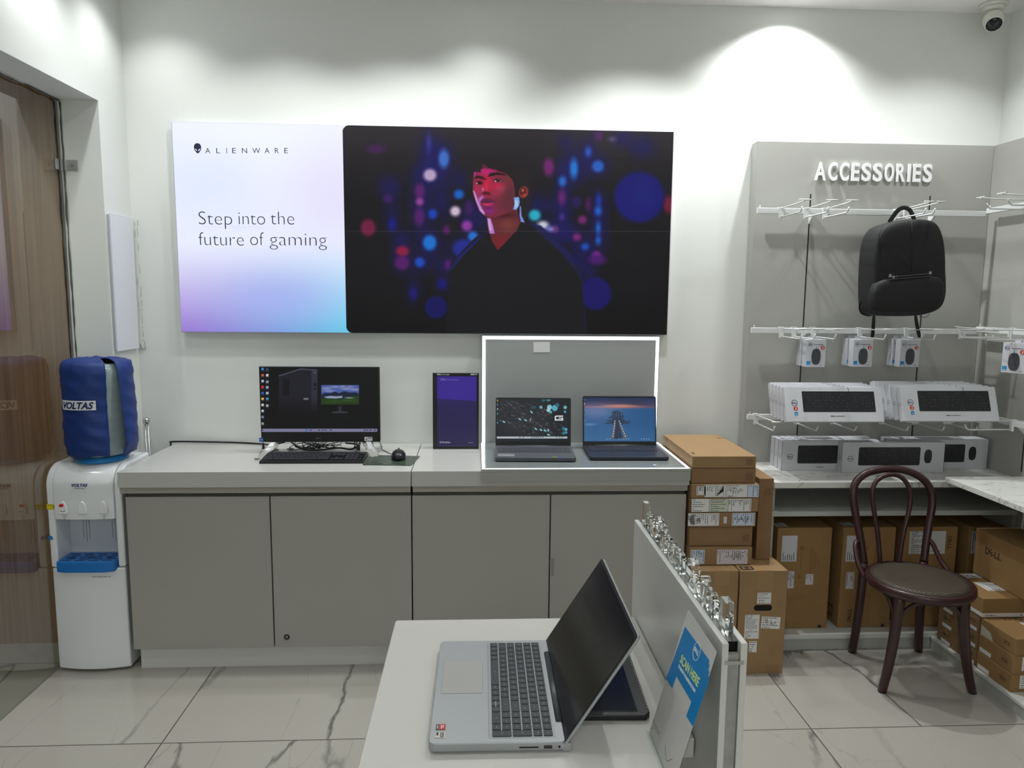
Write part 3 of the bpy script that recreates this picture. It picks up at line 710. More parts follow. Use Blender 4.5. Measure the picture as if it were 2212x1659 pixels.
def screen_on(t, lf, lid, u0, u1, v0, v1, nx, ny, func, gain=1.0, refl=.25):
    """paint in photo pixels on the lid, then bring the sheet back into the laptop's frame"""
    wf, m = world_frame(t, lf); fr = Fr(wf.p(u0, v0, .0006), wf.r, wf.u)
    o = picture('screen', fr, u1-u0, v1-v0, nx, ny, func, None, gain=gain*.92, rough=.4, base=.006, spec=.25)
    o.data.transform(m.inverted() @ Matrix.Translation(o.location)); o.location = (0, 0, 0); o['_nl'] = 1; o.parent = lid
    del o['_nl']; return o
def C5(u, v): return 900+u/3.687, 720+v/3.687
def C4(u, v): return 350+u/3.687, 740+v/3.687
ZB = .8607
def laptop_left():
    w = .336; a = P(1074, 998, Z=ZB+.012); b = P(1245, 996, Z=ZB+.012)
    rz = math.radians(-2.0)
    t, lf, lid = laptop('open_laptop', 'open dark grey gaming laptop with a big white letter G on its screen', ((a.x+b.x)/2-.002, 2.952, ZB), rz, mat('gaming_shell', (82, 84, 90), .45, metal=.1), mat('deck_a', (58, 60, 66), .5), w=.340, d=.245, th=.02, lid_ang=98, lid_h=.222, group='open laptops on the lit stand', kb=(.016, .105, .20), keymat=mat('keys_a', (66, 68, 74), .5), pad_=(.1, .1))
    def scr(p):
        p.c[:] = (24, 28, 33)
        p.glow(*C5(850, 700), 70, 45, (46, 48, 52), .9); p.glow(*C5(700, 560), 60, 30, (44, 46, 52), .7)
        rg = np.random.RandomState(5)
        for _ in range(230):
            u, v = rg.uniform(650, 1180), rg.uniform(530, 800)
            if abs(v-(560+(u-650)*.45)) > 130: continue
            g = rg.choice([22, 34, 60, 74, 88]); x, y = C5(u, v)
            p.poly([(x, y), (x+5.5, y+2.6), (x+4.6, y+5), (x-.9, y+2.4)], (g, g, g+4), .8, .75)
        for u, v, r, c in [(1010, 530, 16, (30, 100, 120)), (1050, 522, 20, (80, 140, 150)), (990, 588, 13, (120, 170, 178)), (1058, 588, 20, (150, 205, 214)), (1100, 595, 24, (90, 180, 205)), (1050, 612, 16, (170, 215, 220)), (1120, 572, 16, (40, 110, 130)),
                           (1068, 628, 12, (90, 170, 190)), (940, 588, 12, (30, 80, 100)), (1183, 590, 14, (120, 190, 200)), (1182, 625, 10, (80, 170, 200)), (1170, 760, 14, (30, 120, 150)), (1190, 765, 12, (90, 180, 200)), (1190, 790, 12, (60, 140, 170)), (1170, 795, 12, (40, 130, 150))]:
            p.ell(*C5(u, v), r/3.687, r/3.687, c, 1.2, .9)
        for u, v, a_ in [(695, 705, .5), (915, 628, .9), (950, 762, .5), (990, 770, .5), (1022, 775, .5), (1050, 808, .4), (1048, 772, 1.4), (822, 684, .6), (868, 692, .5)]:
            p.ell(*C5(u, v), 3.6, 1.6, (140, 205, 212), .8, .95, a_)
        x, y = C5(905, 690); p.ell(x, y, .7, 5, (200, 210, 214), .6, .9, .35)
        # the G
        gx, gy = C5(1133, 675)
        p.rect(gx-9, gy-5.4, gx+9, gy+5.4, (226, 230, 232), .8); p.rect(gx-6.2, gy-2.9, gx+9.8, gy+2.7, (26, 32, 38), .6); p.rect(gx+6.3, gy-.6, gx+9, gy+5.4, (226, 230, 232), .6); p.rect(gx-.5, gy-.8, gx+9, gy+1.0, (226, 230, 232), .5); p.poly([(gx-10, gy-6.4), (gx-5.6, gy-6.4), (gx-10, gy-2.4)], (26, 32, 38), .6)
        for v, c in [(535, (214, 190, 90)), (568, (80, 160, 170)), (603, (190, 200, 206)), (640, (70, 170, 200)), (683, (60, 70, 76)), (712, (60, 170, 200))]: x, y = C5(640, v); p.rect(x-1.9, y-1.7, x+1.9, y+1.7, c, .6); p.rect(x-2, y+2.6, x+2, y+3.1, (130, 134, 138), .5, .7)
        x0, y0 = C5(628, 822); x1, y1 = C5(1200, 838); p.rect(x0, y0, x1, y1, (176, 184, 190), .8)
        for u in (822, 850, 920, 940, 955, 970, 988, 1005, 1115, 1140, 1160): x, y = C5(u, 828); p.rect(x-1.2, y-1, x+1.2, y+1, (50, 70, 90), .5, .9)
    screen_on(t, lf, lid, -.164, .164, .024, .214, 300, 180, scr)
    fr = Fr((0, 0, .02), (1, 0, 0), (0, 1, 0))
    MB().slab(fr, .07, .09, .006, .018, .0003, .0006).build('sticker', mat('yellow_green_sticker', (120, 140, 40), .5), t); MB().slab(fr, .094, .11, .006, .018, .0003, .0006).build('sticker', mat('blue_sticker', (40, 90, 170), .5), t)
    lf2 = Fr((-.128, .04, .02), (1, 0, 0), (0, 1, 0)); MB().slab(lf2, -.03, .04, -.022, .022, .0005, .0009).build('spec_card', mat('spec_card', (128, 130, 134), .5), t)
laptop_left()
def laptop_right():
    w = .345; a = P(1276, 996, Z=ZB+.01); rz = math.radians(-1.0)
    t, lf, lid = laptop('open_laptop', 'open dark laptop showing a wooden pier on blue sea at sunset', (.655, 2.972, ZB), rz, mat('navy_shell', (44, 48, 58), .42, metal=.2), mat('deck_b', (34, 36, 44), .5), w=.338, d=.246, th=.017, lid_ang=100, lid_h=.229, group='open laptops on the lit stand', kb=(.018, .12, .218), keymat=mat('keys_b', (40, 44, 54), .5), pad_=(.1, .1))
    def scr(p):
        Y = p.y; p.c[:] = (50, 92, 140); x, y0 = C5(1600, 520); hor = C5(0, 596)[1]
        sky = np.clip((Y-y0)/(hor-y0), 0, 1)[..., None]; top = np.array([34., 46, 84])*(1-sky)+np.array([86., 74, 104])*sky
        a = (Y < hor)[..., None]; p.c = np.where(a, top, p.c)
        p.glow(*C5(1640, 574), 40, 5, (206, 134, 118), .9); p.glow(*C5(1520, 584), 60, 3, (220, 140, 110), .6); p.glow(*C5(1730, 560), 30, 3, (40, 44, 76), .7)
        for u, v, ru, rv in [(1450, 535, 90, 8), (1560, 560, 120, 7), (1700, 548, 110, 9), (1800, 570, 80, 6), (1420, 575, 70, 5)]: p.glow(*C5(u, v), ru/3.687, rv/3.687, (42, 46, 78), .7)
        k = np.clip((p.x-C5(1500, 0)[0])/110, 0, 1)*(Y >= hor); p.mixin(k*.55, (22, 74, 124)); p.mixin(np.clip((Y-C5(0, 720)[1])/38, 0, 1)*.4*(Y >= hor), (70, 120, 160))
        p.glow(*C5(1430, 620), 42, 16, (128, 132, 170), .6*1); p.glow(*C5(1380, 725), 14, 2.5, (130, 170, 200), .5)
        D = (44, 44, 52)
        p.poly([C5(*q) for q in [(1575, 690), (1615, 690), (1675, 840), (1548, 840)]], (60, 78, 100), 1, .6)
        for u0, u1, v in [(1565, 1612, 622), (1555, 1630, 632), (1560, 1625, 645), (1545, 1650, 660), (1530, 1640, 672), (1560, 1640, 683), (1515, 1660, 694), (1530, 1700, 705), (1505, 1690, 716)]:
            x0, y = C5(u0, v); x1, _ = C5(u1, v); p.rect(x0, y-1, x1, y+1, D, .8, .9)
        for u in (1565, 1580, 1600, 1620, 1640):
            x, y = C5(u, 650); p.rect(x-.8, y-6, x+.8, y+22, D, .7, .8)
        for (a_, b_) in [((1578, 700), (1560, 840)), ((1612, 700), (1668, 838))]:
            x0, y0 = C5(*a_); x1, y1 = C5(*b_); p.poly([(x0-1.2, y0), (x0+2, y0), (x1+3.2, y1), (x1-3.4, y1)], (96, 96, 106), 1)
            for i in range(7):
                f = i/7; p.ell(x0+(x1-x0)*f+.4, y0+(y1-y0)*f, 1.4, 1.6, (190, 194, 204), .8, .8)
        p.poly([C5(*q) for q in [(1588, 700), (1606, 700), (1640, 840), (1572, 840)]], (46, 56, 76), 1)
        for v, c in [(530, (50, 110, 190)), (560, (200, 200, 210)), (596, (50, 100, 200)), (630, (40, 50, 70)), (668, (60, 90, 120)), (700, (60, 140, 200))]: x, y = C5(1332, v); p.rect(x-1.8, y-1.6, x+1.8, y+1.6, c, .6)
        for u in (1515, 1540, 1612, 1632, 1650, 1670, 1690, 1790, 1810, 1830, 1850): x, y = C5(u, 841); p.rect(x-1, y-.9, x+1, y+.9, (190, 200, 214), .5, .7)
    screen_on(t, lf, lid, -.163, .163, .022, .221, 300, 180, scr)
    lf3 = Fr(lf.o, lf.r, lf.u); mb = MB(); text_into(mb, 'ALIENWARE', lf3, 0, .009, .06, .0035, 0, .0004, .0004, spacing=1.6, align='c', res=1); mb.build('brand_lettering', mat('grey_print', (110, 114, 120), .5), lid)
laptop_right()

# ================================================================== DESKTOP COMPUTER
def desktop():
    YM = 3.2; a = P(559, 792, Y=YM); b = P(819, 792, Y=YM); c = P(559, 955, Y=YM)
    x0, x1, z1, z0 = a.x, b.x, a.z, c.z
    t = T('desktop_computer', 'black all-in-one desktop computer with a lit screen on the counter', 'computer', ((x0+x1)/2, YM+.05, ZT))
    body = MB().box(x0, x1, YM, YM+.026, z0, z1).box(x0+.1, x1-.1, YM+.026, YM+.05, z0+.02, z1-.12).build('display_housing', M_blk, t, bevel=.0015)
    MB().box(x0, x1, YM+.004, YM+.022, z1, z1+.002).build('silver_rim', M_silver, body)
    def scr(p):
        p.c[:] = (14, 14, 17)
        tw = [C4(*q) for q in [(930, 262), (1105, 206), (1236, 216), (1238, 560), (930, 560)]]
        p.poly(tw, (30, 30, 40), 1.5); p.poly([C4(*q) for q in [(1190, 214), (1237, 218), (1238, 540), (1190, 540)]], (46, 46, 60), 1.2)
        p.poly([C4(*q) for q in [(930, 262), (1105, 206), (1236, 216), (1236, 222), (1105, 214), (930, 270)]], (84, 86, 100), 1)
        p.mixin(np.clip((p.y-C4(0, 430)[1])/40, 0, 1), (14, 14, 17))
        p.poly([C4(*q) for q in [(962, 288), (1012, 284), (1012, 420), (962, 424)]], (18, 18, 24), 1.5)
        x, y = C4(1217, 240); p.ell(x, y, 2.4, 2.4, (120, 120, 132), 1); p.ell(x, y, 1.4, 1.4, (20, 20, 26), 1)
        for u, v in [(1213, 330), (1222, 330), (1213, 340), (1222, 340), (1212, 370), (1222, 370)]: x, y = C4(u, v); p.rect(x-1, y-2, x+1, y+2, (8, 8, 10), .6)
        # DELL
        x, y = C4(1128, 456)
        for i in range(4): p.rect(x+i*2.7, y-4, x+i*2.7+1.9, y, (150, 150, 158), .7, .9)
        # the little monitor with mountains
        x0_, y0_ = C4(1268, 338); x1_, y1_ = C4(1568, 500); p.rect(x0_, y0_, x1_, y1_, (70, 92, 160), .8)
        ins = (p.x > x0_) & (p.x < x1_) & (p.y > y0_) & (p.y < y1_)
        def cl(u, v, ru, rv, col, al=.9): k = np.exp(-(((p.x-C4(u, v)[0])/(ru/3.687))**2+((p.y-C4(u, v)[1])/(rv/3.687))**2))*ins*al; p.mixin(k, col)
        for q in [(1310, 365, 40, 10), (1380, 352, 40, 8), (1470, 368, 50, 10), (1540, 375, 36, 9), (1500, 350, 26, 6), (1330, 385, 50, 8), (1440, 350, 20, 8)]: cl(*q, (158, 160, 196), .8)
        p.poly([C4(*q) for q in [(1270, 415), (1300, 400), (1340, 405), (1380, 390), (1410, 405), (1450, 388), (1500, 400), (1540, 395), (1568, 408), (1568, 500), (1270, 500)]], (26, 34, 56), 1.2)
        p.poly([C4(*q) for q in [(1290, 432), (1340, 424), (1390, 428), (1436, 424), (1436, 440), (1380, 446), (1310, 444)]], (150, 164, 186), 1.6)
        p.poly([C4(*q) for q in [(1268, 440), (1330, 446), (1420, 450), (1568, 420), (1568, 502), (1268, 502)]], (34, 58, 22), 3); cl(1490, 440, 34, 6, (150, 170, 170)); cl(1360, 470, 60, 12, (46, 80, 26)); cl(1480, 462, 60, 8, (58, 84, 40))
        p.rect(x0_, y1_-1.5, x1_, y1_+1.5, (10, 10, 12), .8); p.rect(*C4(1405, 505), *C4(1430, 550), (44, 46, 54), .8); p.poly([C4(*q) for q in [(1352, 552), (1400, 545), (1440, 545), (1482, 552), (1480, 562), (1354, 562)]], (52, 54, 62), 1)
        cols = [[(60, 130, 200), (196, 90, 90), (170, 190, 214), (214, 40, 60), (50, 90, 190), (220, 180, 90), (200, 204, 210), (190, 194, 200), (120, 124, 150), (150, 152, 156)], [(60, 70, 90), (200, 210, 220), (150, 156, 160), (150, 170, 200), (170, 190, 220), (40, 150, 200), (170, 176, 180)]]
        vs0 = [[210, 260, 306, 354, 402, 448, 496, 544, 592, 645], [214, 260, 312, 356, 402, 448, 502]]
        for ci, u in enumerate((801, 838)):
            for col, v in zip(cols[ci], vs0[ci]): x, y = C4(u, v); p.rect(x-2.8, y-2.6, x+2.8, y+2.6, col, .8); p.rect(x-3.6, y+3.8, x+3.6, y+4.6, (130, 130, 136), .6, .6)
        xa, ya = C4(778, 686); xb, yb = C4(1714, 712); p.rect(xa, ya, xb, yb, (128, 126, 158), 1)
        for u in (800, 1150, 1185, 1250, 1278, 1302, 1345, 1615, 1635, 1660, 1695): x, y = C4(u, 698); p.rect(x-2, y-1.4, x+2, y+1.4, (50, 58, 110), .6, .9)
        x, y = C4(1150, 698); p.rect(x-2, y-2, x+2, y+2, (40, 110, 190), .6)
    s0 = P(561, 794, Y=YM); s1 = P(816, 933, Y=YM)
    picture('screen', Fr((s0.x, YM-.0008, s1.z)), s1.x-s0.x, s0.z-s1.z, 400, 230, scr, t, gain=.85, base=.006, rough=.4, spec=.25)
    fr = Fr((0, YM-.0002, 0)); mb = MB(); q = P(688, 946.5, Y=YM); dell_logo(mb, fr, q.x, q.z, .022, 0, .0006); mb.build('logo', mat('grey_print', (110, 114, 120), .5), t)
    def stick(px, py, w, h, m, nm='sticker', ex=None):
        q = P(px, py, Y=YM); mb = MB().slab(fr, q.x-w/2, q.x+w/2, q.z-h/2, q.z+h/2, .0003, .0008)
        if ex: ex(mb, q, w, h)
        mb.build(nm, m, t)
    def lines(mb, q, w, h):
        for k in range(4): mb.slab(fr, q.x-.002, q.x+w/2-.001, q.z+h/2-.002-.0024*k, q.z+h/2-.001-.0024*k, .0008, .001, 1)
        mb.prism(fr, [(q.x-w*.4, q.z-h*.2), (q.x-w*.1, q.z-h*.2), (q.x-w*.25, q.z+h*.3)], .0008, .001, 1)
    stick(796, 948, .035, .018, [M_label, mat('grey_print2', (90, 90, 96), .5)], ex=lines)
    stick(564.5, 950, .018, .018, [mat('blue_sticker2', (20, 90, 170), .4), M_tealtxt], ex=lambda mb, q, w, h: mb.slab(fr, q.x-.006, q.x+.006, q.z-.001, q.z+.001, .0008, .001, 1))
    # splayed metal feet wrapped in film
    film = mat('milky_film', (206, 206, 200), .25, trans=.5); 
    for sx, (fx, fy), (tx, ty) in ((-1, (568, 984), (600, 957)), (1, (808, 985), (792, 957))):
        f = P(fx, fy, Z=ZT+.004); q = P(tx, ty, Y=YM+.03)
        lg = MB(); d = .022
        lg.hexa([(f.x-d/2, f.y, ZT+.001), (f.x+d/2, f.y, ZT+.001), (f.x+d/2, f.y+.012, ZT+.001), (f.x-d/2, f.y+.012, ZT+.001), (q.x-d/2, YM+.026, z0+.02), (q.x+d/2, YM+.026, z0+.02), (q.x+d/2, YM+.04, z0+.02), (q.x-d/2, YM+.04, z0+.02)])
        lg.hexa([(f.x-d/2, f.y+.01, ZT+.001), (f.x+d/2, f.y+.01, ZT+.001), (f.x+d/2, YM+.15, ZT+.001), (f.x-d/2, YM+.15, ZT+.001), (f.x-d/2, f.y+.01, ZT+.005), (f.x+d/2, f.y+.01, ZT+.005), (f.x+d/2, YM+.15, ZT+.005), (f.x-d/2, YM+.15, ZT+.005)])
        lo = lg.build('stand_leg', M_silver, t, bevel=.001)
        random.seed(7+sx); mb = MB(); N_, K_ = 9, 10; vv = []
        for i in range(N_):
            s = i/(N_-1); cx_ = f.x+(q.x-f.x)*s; cy_ = f.y+(YM+.03-f.y)*s; cz_ = ZT+.004+(z0-ZT)*s
            for j in range(K_):
                an = 2*math.pi*j/K_; r = .021+random.uniform(-.005, .006); vv.append((cx_+r*math.cos(an), cy_+r*.8*math.sin(an), max(ZT+.0012, cz_+.006*math.sin(an)+random.uniform(0, .004))))
        fs = [(i*K_+j, i*K_+(j+1) % K_, (i+1)*K_+(j+1) % K_, (i+1)*K_+j) for i in range(N_-1) for j in range(K_)]
        mb.add(vv, fs, 0, True); mb.build('protective_film', film, lo)
    # keyboard
    kb = T('computer_keyboard', 'black full-size computer keyboard in front of the desktop computer', 'keyboard', (-.684, 2.998, ZT), math.radians(-.4), local=True)
    w, d = .432, .128
    MB().hexa([(-w/2, 0, 0), (w/2, 0, 0), (w/2, d, 0), (-w/2, d, 0), (-w/2+.002, .001, .013), (w/2-.002, .001, .013), (w/2-.002, d, .022), (-w/2+.002, d, .022)]).build('case', M_blk, kb, bevel=.002)
    ang = math.atan2(.009, d); fr2 = Fr((0, .001, .013), (1, 0, 0), (0, math.cos(ang), math.sin(ang))); ks = MB()
    un = (w-.02)/22.6; vh = .0185
    rows = [[1.25, 1.25, 1.25, 6.25, 1.25, 1.25, 1.25, 1.25, -.3, 1, 1, 1, -.3, 2, 1, 1], [2.25]+[1]*10+[2.75, -.3, -1, 1, -1, -.3, 1, 1, 1], [1.75]+[1]*11+[2.25, -3.6, 1, 1, 1, 1], [1.5]+[1]*12+[1.5, -.3, 1, 1, 1, -.3, 1, 1, 1], [1]*13+[2, -.3, 1, 1, 1, -.3, 1, 1, 1, 1], [1, -.6, 1, 1, 1, 1, -.5, 1, 1, 1, 1, -.5, 1, 1, 1, 1, -.7, 1, 1, 1]]
    for r, ws in enumerate(rows):
        u = 0
        for k in ws:
            if k > 0: ks.slab(fr2, -w/2+.01+u*un+.0008, -w/2+.01+(u+k)*un-.0008, .008+r*vh+.001, .008+(r+1)*vh-.001, .0004, .0045)
            u += abs(k)
    ks.build('keycaps', mat('keycap', (40, 40, 46), .4), kb, bevel=.0008, seg=1)
    # mouse mat: crumpled dark green wrapper
    random.seed(3); q = [P(*z, Z=ZT+.002) for z in ((783, 1004), (888, 1005.5), (908, 985), (800, 982))]
    mb = MB(); nx, ny = 26, 14; vv = []
    for j in range(ny+1):
        for i in range(nx+1):
            s, u = i/nx, j/ny; p0 = q[0].lerp(q[1], s); p1 = q[3].lerp(q[2], s); p = p0.lerp(p1, u)
            ed = min(s, 1-s, u, 1-u); z = ZT+.0015+random.random()*.004*min(1, ed*8+.15)
            vv.append((p.x+random.uniform(-.002, .002), p.y+random.uniform(-.002, .002), z))
    fs = [(j*(nx+1)+i, j*(nx+1)+i+1, (j+1)*(nx+1)+i+1, (j+1)*(nx+1)+i) for j in range(ny) for i in range(nx)]
    mb.add(vv, fs, 0, True)
    o = mb.build('mouse_mat', mat('green_wrapper', (60, 74, 64), .28, noise=.5, nscale=40)); tag(o, 'crumpled dark green plastic wrapper lying under the black mouse', 'mouse mat')
    # mouse
    c = P(860, 990, Z=ZT+.01); t2 = T('computer_mouse', 'small round black computer mouse on the crumpled green wrapper', 'mouse', (c.x, c.y+.02, ZT+.005), math.radians(4), local=True)
    mb = MB().ball((0, 0, .010), 1, 0, (.0315, .052, .030), 24); mb.v = [Vector((v.x, v.y, max(v.z, .0015))) for v in mb.v]; mb.build('mouse_shell', mat('mouse_black', (28, 28, 34), .3), t2)
    MB().box(-.003, .003, .018, .034, .034, .0405).build('scroll_wheel', M_blkm, t2, bevel=.001)
    # cables
    def cable(pts, r, label, name='cable', cat='cable', m=None):
        N_ = 8; out = []
        P_ = [Vector(p) for p in pts]; P_ = [P_[0]]+P_+[P_[-1]]
        for i in range(1, len(P_)-2):
            for k in range(N_):
                s = k/N_; p0, p1, p2, p3 = P_[i-1:i+3]
                out.append(.5*((2*p1)+(-p0+p2)*s+(2*p0-5*p1+4*p2-p3)*s*s+(-p0+3*p1-3*p2+p3)*s**3))
        out.append(P_[-1]); o = MB().tube(out, r, 8).build(name, m or M_blk); tag(o, label, cat); return o
    z = ZT+.0035
    cable([P(848, 981, Z=z+.006), P(838, 977.5, Z=z), P(828, 972, Z=z), (-.42, 3.235, z+.004), (-.432, 3.27, ZT+.03), (-.45, 3.27, ZT+.05)], .0018, 'thin black mouse cable curving down to the black mouse', 'mouse_cable')
    cable([(-1.4185, 3.385, .80), (-1.4185, 3.39, z+.002), (-1.405, 3.40, z+.010), (-1.2, 3.407, z+.006), (-1.08, 3.405, z+.002), (-.99, 3.37, z+.004), (-.93, 3.30, z+.014), (-.86, 3.26, ZT+.04)], .0042, 'thick black power cable running along the wall to desktop computer', 'power_cable')
    random.seed(11)
    def tangle(cx, cy, w, h, n, r, turns):
        pts = []
        for i in range(n):
            a = turns*2*math.pi*i/n; k = .55+.45*math.sin(a*.37+1.3)
            q = P(cx+w*k*math.cos(a)+random.uniform(-3, 3), cy+h*.6*math.sin(a*1.31), Z=ZT+.006)
            pts.append((q.x, min(q.y, 3.36), ZT+.004+.012*(1+math.sin(a*2.1))+random.uniform(0, .004)))
        return pts
    cable(tangle(683, 968, 56, 8, 60, .0018, 8), .0017, 'tangle of thin black cables on the counter under the computer', 'cable_tangle')
    cable([(x, y, zz) for x, y, zz in [(-.84, 3.3, ZT+.03), (-.78, 3.24, ZT+.012), (-.7, 3.22, ZT+.01), (-.62, 3.25, ZT+.014), (-.56, 3.24, ZT+.01), (-.54, 3.29, ZT+.02), (-.6, 3.33, ZT+.02)]], .0042, 'thicker black cord looped under the screen of the desktop computer', 'power_cable')
    cable(tangle(773, 969, 8, 9, 36, .0016, 5), .0016, 'small tied coil of thin black cable beside the right metal foot', 'cable_coil')
    o = MB().lathe([(.009, 0), (.006, .004), (.004, .02), (.003, .028)], (P(569, 969, Z=ZT)[:2]+(ZT,)), 12).build('cable_stub', M_blk); tag(o, 'small upright black plug stub behind left foot of the computer', 'plug')
    for (px, py, s, lb) in ((628, 972, .014, 'scrap of clear film on the counter between the feet of the computer'), (556, 991, .010, 'dark crumpled film tip at left end of the black keyboard'), (596, 973, .013, 'grey film scrap beside the left foot of the computer')):
        q = P(px, py, Z=ZT+.004); random.seed(px); mb = MB(); mb.ball((0, 0, 0), s, 0, (1.3, .8, .45), 10); mb.v = [v*random.uniform(.75, 1.2)+Vector((q.x, q.y, ZT+s*.55)) for v in mb.v]
        o = mb.build('film_scrap', mat('grey_film', (150, 150, 144), .3)); tag(o, lb, 'plastic scrap')
desktop()

# ================================================================== UPRIGHT TABLET FRAME
def standee():
    a = P(935, 970, Z=ZT); Y0 = 3.283; a = P(935, 970, Y=Y0); b = P(1036, 806, Y=Y0)
    x0, x1, z0, z1 = -.194, .0165, ZT, b.z
    z1 = P(985, 806, Y=Y0).z
    t = T('upright_tablet_frame', 'upright black tablet frame showing a violet and purple screen', 'tablet', ((x0+x1)/2, Y0+.01, ZT))
    MB().box(x0, x1, Y0, Y0+.012, z0, z1).build('frame', M_blk, t, bevel=.001)
    MB().hexa([(x0+.07, Y0+.012, z0), (x1-.07, Y0+.012, z0), (x1-.07, Y0+.1, z0), (x0+.07, Y0+.1, z0), (x0+.07, Y0+.012, z0+.16), (x1-.07, Y0+.012, z0+.16), (x1-.07, Y0+.02, z0+.16), (x0+.07, Y0+.02, z0+.16)]).build('rear_strut', M_blkm, t)
    def scr(p):
        y0 = C5(0, 520)[1]; p.c[:] = (44, 34, 92); k = (p.y < y0+(p.x-944)*.06); p.mixin(k*1., (64, 38, 160))
        p.glow(*C5(320, 440), 50, 30, (72, 44, 176), .4*1); p.mixin(np.clip((p.y-y0)/110, 0, 1)*.8*(~k), (36, 28, 84))
        x, y = C5(160, 893); p.rect(x, y, x+85, y+1, (90, 90, 130), .8, .6)
    s0 = P(*C5(162, 342), Y=Y0); s1 = P(*C5(475, 900), Y=Y0)
    picture('screen', Fr((s0.x, Y0-.0008, s1.z)), s1.x-s0.x, s0.z-s1.z, 60, 110, scr, t, gain=.62, base=.01, rough=.35, spec=.3)
    fr = Fr((0, Y0-.001, 0)); wt = mat('white_print', (235, 238, 240), .5)
    def tx(s, u, v, u2, hpx, m=wt, off=0, nm='lettering'):
        a = P(*C5(u, v), Y=Y0); b = P(*C5(u2, v), Y=Y0); mb = MB(); text_into(mb, s, fr, a.x, a.z, b.x-a.x, hpx/3.687*.0021, 0, .0003, offset=off, res=2); mb.build(nm, m, t)
    tx('D', 163, 332, 172, 11, off=.03); tx('ELL', 174, 332, 196, 11, off=.03); tx('Technologies', 198, 332, 262, 10); tx('AMD', 428, 333, 462, 12, off=.03)
    a = P(*C5(474, 327), Y=Y0); mb = MB(); s = .0034
    mb.prism(fr, [(a.x-s, a.z+s), (a.x+s, a.z+s), (a.x+s, a.z-s), (a.x+.3*s, a.z-.3*s), (a.x+.3*s, a.z+.3*s), (a.x-.4*s, a.z+.3*s)], .0002, .0005); mb.prism(fr, [(a.x-s, a.z+.1*s), (a.x-.4*s, a.z-.3*s), (a.x+.1*s, a.z-s), (a.x-s, a.z-s)], .0002, .0005); mb.build('logo', wt, t)
    lv = mat('lilac_print', (150, 140, 210), .5); tx('DELL', 191, 374, 236, 14, lv, .03); tx('Technologies', 239, 374, 334, 11, lv)
    tx('McAfee', 204, 874, 268, 14); a = P(*C5(191, 868), Y=Y0); mb = MB(); ring_decal(mb, fr, a.x, a.z, .0042, .0012, .0002, .0005, n=12); mb.build('logo', wt, t); tx('Learn more', 411, 872, 449, 6)
standee()
